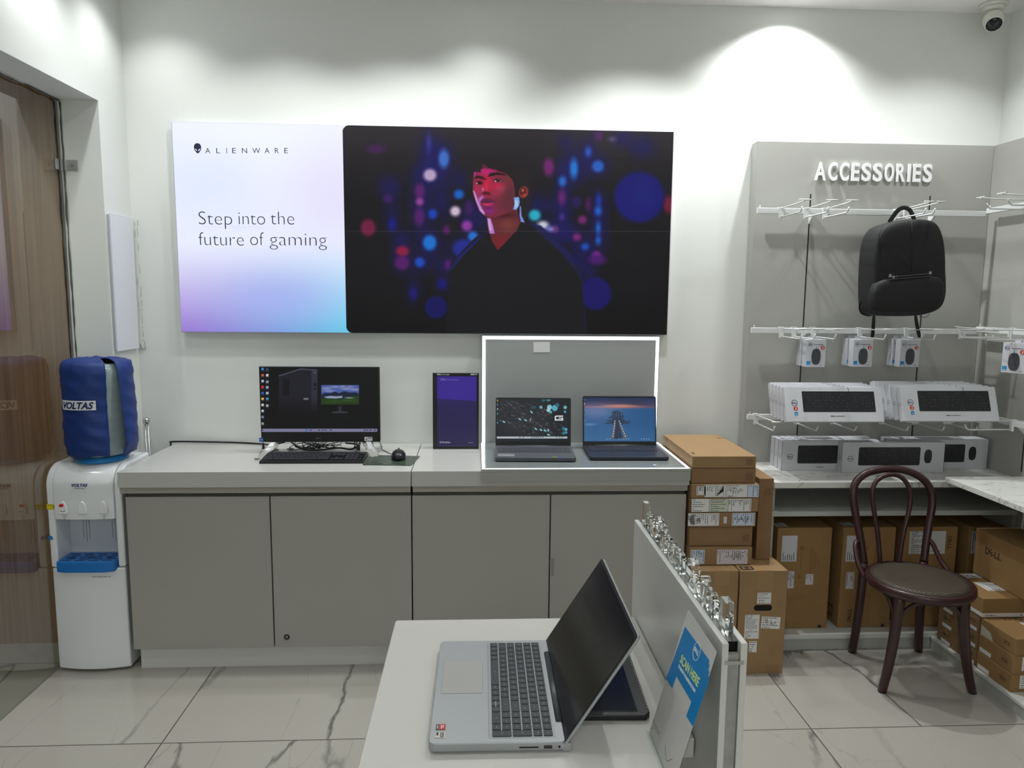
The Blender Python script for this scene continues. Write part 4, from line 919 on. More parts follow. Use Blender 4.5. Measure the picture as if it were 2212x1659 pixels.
# ================================================================== WATER DISPENSER
def dispenser():
    x0, x1 = -1.712, -1.418; yb = 3.165; wp = mat('glossy_white_plastic', (226, 229, 232), .16, spec=.5)
    wp2 = mat('dispenser_side', (216, 219, 224), .2)
    t = T('water_dispenser', 'white floor-standing water dispenser with blue drip tray beside the glass', 'water dispenser', ((x0+x1)/2, 3.03, 0))
    fx = Fr((0, 0, 0), (0, 1, 0), (0, 0, 1))
    def prof(y, z0=.645, front=2.902):
        arc = [(front+.082-.082*math.cos(a), .778+.084*math.sin(a)) for a in [math.radians(d) for d in range(0, 91, 9)]]
        return [(front, z0)]+arc+[(yb, .862), (yb, z0)]
    b = MB()
    def loft(mb, xs, z0, z1, head, m=0, bow=.014, front=2.895):
        """front skin with a shallow outward bow"""
        rows = []
        for i, x in enumerate(xs):
            s = 2*(x-xs[0])/(xs[-1]-xs[0])-1; dy = -bow*(1-s*s)
            if head: pr_ = [(front+dy, z0), (front+dy, .72)]+[(front+dy+(.082)*(1-math.cos(a)), .778+.084*math.sin(a)) for a in [math.radians(d) for d in range(0, 91, 9)]]+[(yb, .862), (yb, z0)]
            else: pr_ = [(front+dy, z0), (front+dy, (z0+z1)/2), (front+dy, z1), (yb, z1), (yb, z0)]
            rows.append([(x, y, z) for y, z in pr_])
        n = len(rows[0]); k = [p for r in rows for p in r]
        fs = [(i*n+j, (i+1)*n+j, (i+1)*n+(j+1) % n, i*n+(j+1) % n) for i in range(len(rows)-1) for j in range(n)]
        fs += [tuple(range(n)), tuple(range((len(rows)-1)*n, len(rows)*n))[::-1]]; mb.add(k, fs, m)
    # lower cabinet
    lo = MB(); xs = [x0+.002+(x1-x0-.004)*i/14 for i in range(15)]; loft(lo, xs, .012, .4395, False, bow=.022, front=2.906)
    lo.build('lower_cabinet', wp, t, bevel=.006, seg=3)
    ft = MB(); ft.box(x0+.03, x1-.03, 2.93, yb-.02, 0, .013); ft.build('base', M_blkm, t)
    # head over the niche, with side cheeks
    hd = MB(); xs = [x0+.03+(x1-x0-.06)*i/12 for i in range(13)]; loft(hd, xs, .645, 0, True, bow=.010, front=2.898)
    head = hd.build('head', wp, t, bevel=.003, seg=2)
    for a, c in ((x0, x0+.0295), (x1-.0295, x1)):
        mb = MB(); pr_ = [(2.902, .4425), (2.902, .72)]+[(2.902+.086*(1-math.cos(q)), .776+.086*math.sin(q)) for q in [math.radians(d) for d in range(0, 91, 9)]]+[(yb, .862), (yb, .4425)]
        mb.prism(fx, pr_, a, c); mb.build('side_cheek', wp, t, bevel=.008, seg=3)
    MB().box(x0+.03, x1-.03, 3.0, 3.004, .475, .645).box(x0+.03, x1-.03, 2.99, yb-.002, .4425, .4745).build('niche', mat('niche_grey', (196, 202, 210), .3), t)
    gr = MB()
    for cx in (-1.615, -1.498):
        for dx, l in ((-.012, .085), (0, .115), (.012, .085)): gr.box(cx+dx-.0008, cx+dx+.0008, 2.9985, 3.0, .575-l/2, .575+l/2)
    gr.build('niche_grooves', mat('groove_grey', (130, 136, 142), .5), t)
    # taps
    for cx in (-1.640, -1.565, -1.487):
        MB().cyl((cx, 2.95, .645), (cx, 2.95, .625), .008, 12).build('spout', wp2, t)
    # drip tray
    blue = mat('tray_blue', (24, 112, 190), .3)
    tr = MB().prism(Fr((0, 0, 0), (1, 0, 0), (0, 1, 0)), [(-1.677, 2.878), (-1.640, 2.868), (-1.49, 2.868), (-1.452, 2.878), (-1.445, 2.99), (-1.68, 2.99)], .432, .476)
    tray = tr.build('drip_tray', blue, t, bevel=.003)
    hl = MB(); ft_ = Fr((0, 0, .476), (1, 0, 0), (0, 1, 0))
    for r in range(5):
        for c in range(4):
            u = -1.665+c*.054+(r % 2)*.012; hl.slab(ft_, u, u+.036, 2.886+r*.019, 2.894+r*.019, .0001, .0006)
    for cx in (-1.635, -1.562, -1.49): hl.prism(ft_, ellipse(cx, 2.925, .012, .012, 14), .0006, .0009)
    hl.build('tray_slots', mat('slot_navy', (8, 48, 104), .5), tray)
    # push buttons
    for i, cx in enumerate((-1.6407, -1.5653, -1.486)):
        yy = 2.8935+.000; s = abs(cx+1.565)/.12; yy = 2.889+.008*s*s
        fr = Fr((cx, yy, .697)); pts = [(-.0155, -.026), (.0155, -.026), (.0172, -.018), (.015, .004), (.009, .020), (0, .0265), (-.009, .020), (-.015, .004), (-.0172, -.018)]
        bt = MB().prism(fr, pts, 0, .009).build('push_button', mat('button_white', (232, 234, 236), .2), t, bevel=.003, seg=3)
        if i == 0:
            MB().prism(fr, ellipse(-.003, .010, .009, .0068, 18), .009, .0125).build('hot_tap_lock', mat('red_plastic', (206, 36, 50), .3), bt, bevel=.001, label='red oval lock on the hot tap button')
            MB().tube([fr.p(.011*math.sin(a), -.006-.010*math.cos(a)+.0, .0095) for a in [math.radians(d) for d in range(-60, 61, 15)]], .0008, 5).build('button_mark', M_ink, bt)
        q = MB(); ring_decal(q, fr, .001, -.039, .0045, .0009, .0003, .0006, n=14); q.slab(fr, -.004, .004, -.049, -.0475, .0003, .0006); q.build('tap_symbol', mat('grey_print2', (90, 90, 96), .5), t)
    fr = Fr((-1.5737, 2.885, .785)); mb = MB(); fr = Fr((-1.571, 2.8868, .782), (1, 0, 0), (0, .16, 1))
    text_into(mb, 'VOLTAS', fr, -.031, .0, .062, .0115, 0, .0006, .0006, offset=.03, shear=.3); mb.build('brand_lettering', M_navy, t)
    mb = MB(); text_into(mb, 'A TATA Product', fr, -.022, -.009, .042, .0035, 0, .0006, .0004, offset=.01, res=1); mb.prism(fr, ellipse(-.03, -.022, .0012, .0012, 8), .0002, .0006).prism(fr, ellipse(-.004, -.022, .0008, .0008, 8), .0002, .0006).prism(fr, ellipse(.022, -.022, .0012, .0012, 8), .0002, .0006); mb.build('small_lettering', M_ink, t)
    mb = MB(); f2 = Fr((-1.533, 2.8838, .407)); text_into(mb, 'Mini Magic', f2, -.01, 0, .042, .005, 0, .0005, .0003, shear=.5, offset=-.005, res=1); text_into(mb, 'Pure - R', f2, .034, 0, .028, .0045, 0, .0005, .0003, offset=.02, shear=.2, res=1); mb.build('model_lettering', M_ink, t)
    # stickers wrapped on the left cheek
    f3 = Fr((x0+.001, 2.9015, .695)); mb = MB(); mb.slab(f3, 0, .033, -.010, .012, .0003, .001, 0); mb.slab(f3, .002, .028, .006, .0075, .001, .0012, 1); mb.slab(f3, .002, .028, -.007, -.006, .001, .0012, 1); mb.prism(f3, [(.026, -.006), (.031, .001), (.026, .008)], .001, .0012, 1)
    mb.box(x0-.0008, x0-.0001, 2.9015, 2.99, .685, .707, 0); mb.build('warning_sticker', [mat('yellow_sticker', (214, 196, 20), .5), M_ink], t, label='yellow warning sticker')
    f3 = Fr((x0+.001, 2.9015, .57)); MB().prism(f3, [(0, -.010), (.016, -.010), (.012, .006), (0, .006)], .0003, .001).box(x0-.0008, x0-.0001, 2.9015, 2.97, .56, .576).build('tape_strip', mat('blue_tape', (30, 120, 196), .4), t, label='blue tape strip')
    MB().lathe([(.094, .8615), (.098, .866), (.092, .884), (.086, .884)], (-1.548, 3.03, 0), 40).build('bottle_collar', mat('collar_blue', (30, 132, 205), .3), t, label='blue collar under the bottle')
    # bottle standing in the collar
    c = (-1.548, 3.03, 0); bot = MB().lathe([(.03, .8845), (.09, .886), (.118, .90), (.122, .93)]+[(.122-.004*(i % 2), .94+.02*i) for i in range(14)]+[(.12, 1.235), (.10, 1.262), (0, 1.262)], c, 40)
    o = bot.build('water_bottle', mat('pale_bottle', (176, 196, 198), .12, trans=.35)); tag(o, 'upturned pale water bottle under blue cloth cover on the dispenser', 'water bottle')
    # cloth cover with a slit
    random.seed(2); n, K = 60, 26; th0, th1 = math.radians(57), math.radians(360+39); vv = []
    def nz(a, b): return math.sin(a*3.1+b*2.3)*math.sin(a*1.7-b*4.1)+.5*math.sin(a*7.3+b*5.9+1)+.35*math.sin(a*13+b*11)
    for j in range(K+1):
        s = j/K; z = .892+.380*s
        for i in range(n+1):
            th = th0+(th1-th0)*i/n; r = .134+.0035*nz(th, s*6)-.006*max(0, .12-s)*8-.004
            if s > .9: r = min(r, .134-(s-.9)*.12+.002*nz(th*2, s*9))
            fl = max(0, 1-(th-th0)/math.radians(60)); r += fl*(.050*(1-s)**.8*min(1, s*4+.35))
            ro = max(0, 1-(th1-th)/math.radians(40)); r += ro*.006*math.sin(s*9)
            sl = (th if th < math.pi*1.9 else th)
            r = min(r, (1.712-1.548)/max(.05, abs(math.sin(th)))) if math.sin(th) < -.2 else r
            zz = z+.004*nz(th, 1) if j not in (0,) else z+.006*math.sin(th*5)
            vv.append((c[0]+r*math.sin(th), c[1]-r*math.cos(th), zz))
    fs = [(j*(n+1)+i, j*(n+1)+i+1, (j+1)*(n+1)+i+1, (j+1)*(n+1)+i) for j in range(K) for i in range(n)]
    mb = MB(); mb.add(vv, fs, 0, True)
    top = [v for v in vv[K*(n+1):]]; k = len(mb.v); rings = 6; tv = []
    for rr in range(1, rings+1):
        f = 1-rr/rings
        for i in range(n+1):
            p = top[i]; dx, dy = p[0]-c[0], p[1]-c[1]; tv.append((c[0]+dx*f, c[1]+dy*f, p[2]*f+1.276*(1-f)+.010*math.sin(f*math.pi)+.0016*nz(i*.3, rr)))
    b0 = K*(n+1); base = b0
    mb.add(tv, [], 0)
    for rr in range(rings):
        o0 = b0 if rr == 0 else k+(rr-1)*(n+1); o1 = k+rr*(n+1)
        for i in range(n): mb.f.append([o0+i, o0+i+1, o1+i+1, o1+i]); mb.m.append(0); mb.sm.append(True)
    t2 = T('bottle_cover', 'royal blue wrinkled cloth cover slit open over the water bottle', 'bottle cover', (c[0], c[1], .89))
    mb.build('cloth', mat('blue_cloth', (20, 50, 118), .5, bump=.15, bscale=700), t2, solid=.0015)
    # name patch following the curve
    r = .1395; pa = MB(); N_ = 14; a0, a1 = math.radians(-37), math.radians(22)
    z0, z1 = 1.088, 1.126
    q = []
    for i in range(N_+1):
        a = a0+(a1-a0)*i/N_; q += [(c[0]+r*math.sin(a), c[1]-r*math.cos(a), z0), (c[0]+r*math.sin(a), c[1]-r*math.cos(a), z1)]
    pa.add(q, [(2*i, 2*i+2, 2*i+3, 2*i+1) for i in range(N_)], 0, True)
    co, ff = text_mesh('VOLTAS', .03, .3, 1, 3, .5); xa, xb = co[:, 0].min(), co[:, 0].max(); out = []
    for x, y, z in co:
        a = a0+(a1-a0)*(.05+.9*(x-xa)/(xb-xa)); rr = r+.0006+.0006*(z+.5); out.append((c[0]+rr*math.sin(a), c[1]-rr*math.cos(a), z0+.006+y*.037))
    pa.add(out, ff, 1); pa.build('name_patch', [M_label, mat('cloth_navy', (24, 34, 96), .6)], t2, solid=0)
dispenser()

def left_side():
    # twin steel rods with a ball top standing in the corner
    q = P(316, 909, Y=3.37); t = T('steel_stand_rod', 'slim twin steel rods topped by a steel ball behind the dispenser', 'rod', (q.x, 3.37, 0))
    MB().cyl((q.x-.007, 3.37, .012), (q.x-.007, 3.37, q.z-.008), .0035, 10).build('rod', M_steel, t); MB().cyl((q.x+.007, 3.37, .012), (q.x+.007, 3.37, q.z-.008), .0035, 10).build('rod', M_steel, t)
    MB().ball((q.x, 3.37, q.z), .0165, n=20).build('ball_top', M_steel, t); MB().lathe([(.03, 0), (.03, .008), (.012, .014)], (q.x, 3.37, 0), 24).build('base', M_steel, t)
    # flat meter box on the left wall
    a = P(229, 457, X=XL+.018); b = P(249.5, 760, X=XL+.018); z1, z0 = a.z, b.z
    t = T('wall_box', 'flat white electrical box on the left wall beside glass opening', 'electrical box', (XL+.009, 3.29, z0))
    MB().box(XL, XL+.012, 3.196, 3.385, z0+.006, z1-.006).build('box_body', mat('box_side', (196, 198, 204), .5), t)
    MB().box(XL+.012, XL+.018, 3.19, 3.39, z0, z1).build('cover_plate', mat('box_cover', (224, 226, 232), .45), t, bevel=.001)
    # chipped plaster strip on the back wall by the corner
    random.seed(8); pl = mat('plaster_crack', (120, 118, 110), .8)
    a = P(288, 475, Y=W); b = P(313, 752, Y=W); mb = MB()
    mb.box(XL+.004, b.x-.002, W-.004, W, b.z+.0, a.z)
    o = mb.build('trim_2', M_wall); o['kind'] = 'structure'
    mb = MB(); zz = b.z
    while zz < a.z:
        l = random.uniform(.01, .05)
        if random.random() < .7: mb.tube([(b.x-.002+random.uniform(-.001, .001), W-.004, zz), (b.x-.002+random.uniform(-.002, .001), W-.004, zz+l)], .0008, 4)
        if random.random() < .4: mb.tube([(b.x-.014+random.uniform(-.001, .001), W-.0045, zz), (b.x-.014, W-.0045, zz+l*.7)], .0006, 4)
        zz += l+.01
    mb.tube([(b.x-.02, W-.005, b.z+.02), (b.x-.012, W-.005, b.z-.004), (b.x+.004, W-.004, b.z-.006), (b.x+.002, W-.004, b.z+.03)], .0012, 4)
    o = mb.build('trim_3', pl); o['kind'] = 'structure'
    # steel patch clamp holding the glass
    q = P(150, 357, Y=3.178); t = T('glass_clamp', 'small steel L-shaped clamp holding the shop glass to the pier', 'glass clamp', (q.x, 3.178, q.z-.022))
    MB().box(XG+.003, q.x+.034, 3.1765, 3.181, q.z-.022, q.z+.022).build('wall_plate', M_steel, t, bevel=.001); MB().box(XG+.0, XG+.004, 3.135, 3.1765, q.z-.022, q.z+.022).build('glass_plate', M_steel, t, bevel=.001)
    for (u, v) in ((q.x+.012, 3.1765),): MB().lathe([(0, 0), (.006, 0), (.005, .0015), (0, .0015)], (u, v, q.z), 16, ax='y').build('screw', mat('screw_grey', (150, 150, 150), .3, metal=1), t)
    # security camera near the ceiling corner
    c = P(2143, 30, Z=CEIL-.02); cx, cy = 2.318, 3.31
    t = T('security_camera', 'white dome security camera with black lens hanging from the ceiling corner', 'security camera', (cx, cy, CEIL-.1))
    wh = mat('camera_white', (224, 224, 216), .35)
    MB().lathe([(.056, CEIL-.016), (.058, CEIL), (.0, CEIL)], (cx, cy, 0), 32).lathe([(.0, CEIL-.03), (.04, CEIL-.03), (.048, CEIL-.016)], (cx, cy, 0), 32).build('mount', wh, t)
    ctr = Vector((cx, cy-.004, CEIL-.070)); d = (Vector((1.45, 1.6, .9))-ctr).normalized()
    mb = MB(); mb.ball((0, 0, 0), .042, n=24); R = d.to_track_quat('Z', 'Y').to_matrix(); mb.v = [ctr+v for v in mb.v]; eye = mb.build('ball_housing', wh, t)
    mb = MB(); mb.lathe([(.035, .020), (.036, .040), (.032, .0445), (.031, .038)], n=28, caps=False); mb.v = [ctr+R @ v for v in mb.v]; mb.build('shroud', wh, eye)
    mb = MB(); mb.lathe([(.0, .0435), (.0315, .0432), (.0315, .036)], n=28, caps=False); mb.v = [ctr+R @ v for v in mb.v]; mb.build('lens', mat('lens_black', (30, 34, 36), .15), eye)
left_side()

# ================================================================== ACCESSORIES WALL
YP = 3.35; XS = 1.285; XRP = 2.405
def acc_wall():
    zt = 2.262
    t = T('accessory_panel', 'tall grey display panel on the back wall behind hooks and backpack', 'display panel', (1.84, 3.38, 0), group='grey accessory panels')
    MB().box(XS, XRP, YP, W-.002, .0, zt).build('board', M_panel, t, bevel=.0012)
    dk = mat('channel_black', (40, 40, 40), .5)
    for x in (1.5465, 2.1165): MB().box(x-.0028, x+.0028, YP-.0012, YP, .76, 2.030).build('slot_channel', dk, t)
    t2 = T('accessory_panel', 'tall grey display panel along the right-hand wall', 'display panel', (2.44, 2.4, 0), group='grey accessory panels')
    MB().box(XRP+.001, XR-.001, .4, YP-.0, 0, zt).box(XRP+.001, XR-.001, YP, W-.002, 0, zt).build('board', M_panel, t2, bevel=.0012)
    for y in (3.0, 2.4, 1.8): MB().box(XRP-.0005, XRP+.001, y-.0028, y+.0028, .80, 2.03).build('slot_channel', dk, t2)
    # raised sign letters
    s = T('wall_sign', 'raised white capital letters reading ACCESSORIES on the grey panel', 'sign', (1.835, YP-.01, 2.09))
    fr = Fr((0, YP-.003, 0)); u = 1.5573; end = 2.1124
    cs = [('A', .052), ('C', .042), ('C', .042), ('E', .037), ('S', .042), ('S', .042), ('O', .043), ('R', .042), ('I', .0125), ('E', .037), ('S', .042)]
    gap = (end-u-sum(w for _, w in cs))/(len(cs)-1); wl = mat('sign_white', (250, 250, 252), .3)
    for ch, w in cs:
        mb = MB(); text_into(mb, ch, fr, u, 2.0935, w, .0765, 0, .007, .0, offset=.026, res=6); mb.build('letter', wl, s); u += w+gap
    # rails and their arms
    rw = mat('rail_white', (226, 228, 228), .35)
    def rail(z, label, right):
        if not right:
            t = T('hook_rail', label, 'rail', (1.82, 3.3, z), group='white hook rails')
            MB().box(1.276, 2.362, 3.285, 3.303, z-.0125, z+.0125).build('bar', rw, t, bevel=.0015)
            for x in (1.5465, 2.1165): MB().prism(Fr((x, 0, 0), (0, 1, 0), (0, 0, 1)), [(3.303, z-.012), (YP-.001, z-.05), (YP-.001, z+.012), (3.303, z+.012)], -.004, .004).build('bracket_arm', rw, t)
            MB().cyl((1.289, 3.294, z+.0125), (1.289, 3.294, z+.024), .0022, 8).build('end_pin', rw, t)
        else:
            t = T('hook_rail', label, 'rail', (2.35, 2.6, z), group='white hook rails')
            MB().box(2.345, 2.362, 1.2, 3.283, z-.0125, z+.0125).build('bar', rw, t, bevel=.0015)
            for y in (3.0, 2.4, 1.8): MB().prism(Fr((0, y, 0), (1, 0, 0), (0, 0, 1)), [(2.362, z-.012), (XRP-.001, z-.05), (XRP-.001, z+.012), (2.362, z+.012)], -.004, .004).build('bracket_arm', rw, t)
            MB().cyl((2.353, 3.27, z+.0125), (2.353, 3.27, z+.024), .0022, 8).build('end_pin', rw, t)
    R1, R2, R3 = 1.944, 1.402, .996
    for z, n in ((R1, 'topmost'), (R2, 'middle'), (R3, 'lowest')):
        rail(z, n+' white hook rail across the grey back panel', 0); rail(z+(.02 if z == R3 else .012), n+' white hook rail along the right wall panel', 1)
    # hooks
    def hook(label, loc, rot=0):
        t = T('display_hook', label, 'hook', loc, rot, local=True, group='white double-prong display hooks')
        MB().box(-.011, .011, -.006, .0, -.034, .016).box(-.011, .011, -.006, .018, .0133, .0163).build('clip', rw, t, bevel=.0008)
        MB().tube([(0, -.004, -.027), (0, -.10, -.027), (0, -.198, -.027), (0, -.206, -.022), (0, -.216, -.006)], .0032, 8).build('prong', rw, t)
        a = MB().tube([(0, -.004, .010), (0, -.13, .012), (0, -.245, .016)], .0026, 8).build('upper_arm', rw, t)
        MB().tube([(-.026, -.243, .0185), (.026, -.243, .0185)], .0028, 8).build('cross_bar', rw, a)
        return t
    h0 = hook('white double-prong hook on the top rail, leftmost', (1.3833, 3.285, R1))
    def hk(label, x, z, right=False, y=None):
        return copy_tree(h0, loc=Vector((x, 3.285, z)) if not right else Vector((2.345, y, z+.012)), rot=(0, 0, 0) if not right else (0, 0, -math.pi/2), label=label)
    hk('white double-prong hook on the top rail, second from left', 1.499, R1); hk('white double-prong hook on the top rail, third from left', 1.5871, R1)
    hk('white double-prong hook on the top rail holding the backpack loop', 1.925, R1); hk('white double-prong hook on the top rail just right of the backpack loop', 1.966, R1)
    for x, l in ((1.414, 'leftmost on the middle rail'), (1.4741, 'empty and second on the middle rail'), (1.5654, 'holding the leftmost mouse box'), (1.7877, 'holding the mouse box below the backpack\'s left strap'), (2.0114, 'holding the mouse box below the backpack\'s right strap'), (2.2745, 'last on the middle rail near the corner')):
        hk('white double-prong hook '+l, x, R2)
    for x, l in zip((1.3149, 1.5093, 1.6847, 1.9211, 2.0866, 2.2382), ('left of the slim keyboard boxes', 'under left end of the left slim keyboard boxes', 'under right end of the left slim keyboard boxes', 'under left end of the right slim keyboard boxes', 'under the middle of the right slim keyboard boxes', 'under right end of the right slim keyboard boxes')):
        hk('white double-prong hook on the lowest rail, '+l, x, R3)
    hk('white double-prong hook pointing left on the right wall\'s top rail, farther', 0, R1, True, 2.98); hk('white double-prong hook pointing left on the right wall\'s top rail, nearer', 0, R1, True, 2.86)
    hk('white double-prong hook pointing left on the right wall\'s middle rail, farther', 0, R2, True, 3.06); hk('white double-prong hook on the right wall\'s middle rail above a mouse box', 0, R2, True, 2.92)
    hk('white double-prong hook pointing left on the right wall\'s lowest rail', 0, R3+.008, True, 3.0)
acc_wall()

# ================================================================== BOXED MICE AND KEYBOARDS
M_pick = mat('picture_black', (38, 38, 42), .4); M_pickey = mat('picture_key', (62, 62, 66), .5); M_pickl = mat('picture_legend', (86, 86, 90), .5)
M_ring = mat('logo_ink', (64, 66, 96), .5)
def kb_picture(parent, fr, u0, u1, v0, v1, r=.004, skew=0, edge=None):
    pts = rrect(u0, u1, v0, v1, r, 3); k = MB().prism(fr, [(u+skew*(v-v0), v) for u, v in pts], .0003, .0007).build('keyboard_picture', M_pick, parent)
    w, h = u1-u0, v1-v0; un = (w*.97)/22.6; vh = h*.94/6.2; mb = MB(); rnd = random.Random(5)
    rows = [[1.25, 1.25, 1.25, 6.25, 1.25, 1.25, 1.25, 1.25, -.3, 1, 1, 1, -.3, 2, 1, 1], [2.25]+[1]*10+[2.75, -.3, -1, 1, -1, -.3, 1, 1, 1], [1.75]+[1]*11+[2.25, -3.6, 1, 1, 1, 1], [1.5]+[1]*12+[1.5, -.3, 1, 1, 1, -.3, 1, 1, 1], [1]*13+[2, -.3, 1, 1, 1, -.3, 1, 1, 1, 1], [1, -.6, 1, 1, 1, 1, -.5, 1, 1, 1, 1, -.5, 1, 1, 1, 1, -.7, 1, 1, 1]]
    for r_, ws in enumerate(rows):
        u = 0
        for kk in ws:
            a = u0+w*.015+u*un; c = v0+h*.03+r_*vh; b = a+abs(kk)*un; d = c+vh
            if kk > 0 and b < (edge or 9):
                q = [(a+un*.08, c+vh*.1), (b-un*.08, c+vh*.1), (b-un*.08, d-vh*.1), (a+un*.08, d-vh*.1)]; q = [(x+skew*(y-v0), y) for x, y in q]
                if rnd.random() < .55:
                    x, y = (a+b)/2+skew*((c+d)/2-v0), (c+d)/2; mb.slab(fr, x-un*.14, x+un*.14, y-vh*.13, y+vh*.13, .0007, .0009, 0)
            u += abs(kk)
    mb.build('picture_legends', M_pickl, k); return k
def mouse_outline(cu, cv, w, h, n=24):
    return [(cu+w/2*math.copysign(abs(math.cos(a))**.72, math.cos(a)), cv+h/2*math.copysign(abs(math.sin(a))**.8, math.sin(a))) for a in [2*math.pi*i/n for i in range(n)]]
def mouse_box(label, loc, rot=0, w=.0915, d=.042, h=.126):
    t = T('mouse_box', label, 'mouse box', loc, rot, local=True, group='hanging boxed mice')
    bx = MB().box(-w/2, w/2, 0, d, 0, h).build('carton', M_carton, t, bevel=.0008)
    fr = Fr((0, 0, 0))
    MB().prism(fr, mouse_outline(.001, .048, .042, .074), .0003, .003).build('mouse_picture', mat('mouse_pic', (70, 72, 78), .4), t, bevel=.0008)
    MB().tube([fr.p(.001, .082, .001), fr.p(.0, .09, .001), fr.p(.001, .098, .001)], .0006, 5).prism(fr, ellipse(.001, .073, .0016, .003, 10), .003, .0034).build('cable_picture', M_ink, t)
    mb = MB(); logo_ring(mb, fr, -.028, .104, .009, 0, .0006); mb.build('logo', M_navy, t)
    mb = MB().slab(fr, -.012, .032, .1015, .1045, .0003, .0005).slab(fr, .02, .034, .008, .0098, .0003, .0005); mb.build('fine_print', mat('print_grey', (110, 110, 122), .5), t)
    MB().prism(fr, ellipse(.030, .089, .0088, .0088, 20), .0003, .0008).build('seal_sticker', M_redlab, t, label='round red seal sticker'); MB().prism(fr, [(.0275, .084), (.033, .084), (.033, .094), (.0295, .094), (.0295, .0865), (.0275, .0865)], .0008, .001).build('seal_letter', M_tealtxt, t)
    MB().slab(fr, -.042, -.024, .008, .027, .0003, .0008).build('corner_sticker', M_bluelab, t, label='sky blue corner sticker'); MB().slab(fr, -.040, -.026, .0095, .012, .0008, .001).slab(fr, -.042, -.024, .004, .007, .0003, .0006).build('sticker_lines', M_label, t)
    fs = Fr((w/2, 0, 0), (0, 1, 0)); mb = MB()
    for k in range(3): mb.slab(fs, .010+.009*k, .012+.009*k, .03+.006*(k % 2), .10-.006*(k % 2), .0003, .0005)
    ring_decal(mb, fs, d/2, .015, .008, .001, .0003, .0006); mb.build('side_print', mat('print_grey', (110, 110, 122), .5), t)
    # hang tab
    MB().slab(Fr((0, d, 0)), -.02, .02, h, h+.012, -.001, 0).build('hang_tab', M_carton, t)
    return t
def stock():
    YM0 = 3.228; ZM = P(1762, 793, Y=YM0).z
    m0 = mouse_box('white boxed mouse with red seal, front one below left end of the middle rail', (P(1762.5, 762, Y=YM0).x, YM0, ZM))
    def mc(label, x, y, dz=0): return copy_tree(m0, loc=Vector((P(x, 762, Y=YM0).x, YM0+y, ZM+dz)), label=label)
    mc('white boxed mouse just behind the front leftmost boxed mouse', 1761, .047, .002)
    mc('white boxed mouse with red seal hanging below backpack\'s left strap, front one', 1864, 0, .002); mc('white boxed mouse behind the one below backpack\'s left strap', 1861, .047, .004)
    mc('white boxed mouse with red seal hanging below backpack\'s right strap, front one', 1965.5, 0, .002); mc('white boxed mouse behind the one below backpack\'s right strap', 1961, .047, .004)
    c = copy_tree(m0, loc=Vector((2.250, 2.905, 1.247)), rot=(0, 0, -math.radians(62)), label='white boxed mouse turned sideways hanging from the right wall rail')
    # slim keyboard boxes leaning on the lowest hooks
    W_, H_, D_ = .430, .152, .026
    k0 = T('keyboard_box', 'white slim keyboard box with black keyboard picture, frontmost of the left stack', 'keyboard box', (0, 0, 0), local=True, group='slim boxed keyboards leaning on the hooks', rot=(-.33, 0, 0))
    fr = Fr((0, 0, 0))
    MB().box(-W_/2, W_/2, 0, D_, 0, H_).build('carton', M_carton, k0, bevel=.0012)
    kb_picture(k0, fr, -.138, .182, .043, .133, .003, skew=-.0)
    mb = MB(); logo_ring(mb, fr, -.174, .082, .0135, 0, .0006); mb.build('logo', M_ring, k0)
    MB().prism(fr, ellipse(-.171, .0575, .0092, .0088, 20), .0003, .0008).build('seal_sticker', M_redlab, k0, label='round red seal sticker'); MB().prism(fr, [(-.1735, .0525), (-.168, .0525), (-.168, .0625), (-.1715, .0625), (-.1715, .055), (-.1735, .055)], .0008, .001).build('seal_letter', M_tealtxt, k0)
    MB().prism(fr, rrect(-.178, -.162, .028, .043, .003, 3, (0, 0, 1, 1)), .0003, .0008).build('corner_sticker', M_bluelab, k0, label='sky blue corner sticker'); mb = MB().slab(fr, -.176, -.164, .0325, .0345, .0008, .001).slab(fr, -.178, -.162, .024, .0265, .0003, .0006); mb.build('sticker_lines', M_label, k0)
    mb = MB(); text_into(mb, 'KB216', fr, -.02, .022, .022, .005, 0, .0004, .0003, offset=.02, res=1); mb.slab(fr, .006, .042, .0235, .0255, .0003, .0006); mb.build('fine_print', M_ink, k0)
    MB().tube([fr.p(.066, .151, .0006), fr.p(.070, .144, .0006), fr.p(.0705, .1335, .0006)], .0009, 5).build('cable_picture', M_ink, k0)
    fs = Fr((-W_/2, 0, 0), (0, -1, 0)); mb = MB(); ring_decal(mb, Fr((-W_/2, D_/2, 0), (0, -1, 0)), 0, .075, .009, .0012, .0003, .0006, sx=.8); mb.build('side_logo', M_ring, k0)
    YB0 = 2.985
    k0.location = (1.5455, YB0, 1.026)
    names = ['second from front', 'third from front', 'fourth from front', 'rearmost']
    for i in range(4): copy_tree(k0, loc=Vector((1.5455-.000, YB0+.0365*(i+1), 1.0265+.0008*i)), label='white slim keyboard box, %s of the left leaning stack' % names[i])
    for i in range(6): copy_tree(k0, loc=Vector((2.058-.006*i+.001*(i % 2), YB0-.002+.0325*i, 1.0295+.0010*i)), label='white slim keyboard box, %s of the right leaning stack' % (['frontmost', 'second from front', 'third from front', 'fourth from front', 'fifth from front', 'rearmost'][i]))
    # keyboard and mouse sets on the marble shelf
    ZS = .7655
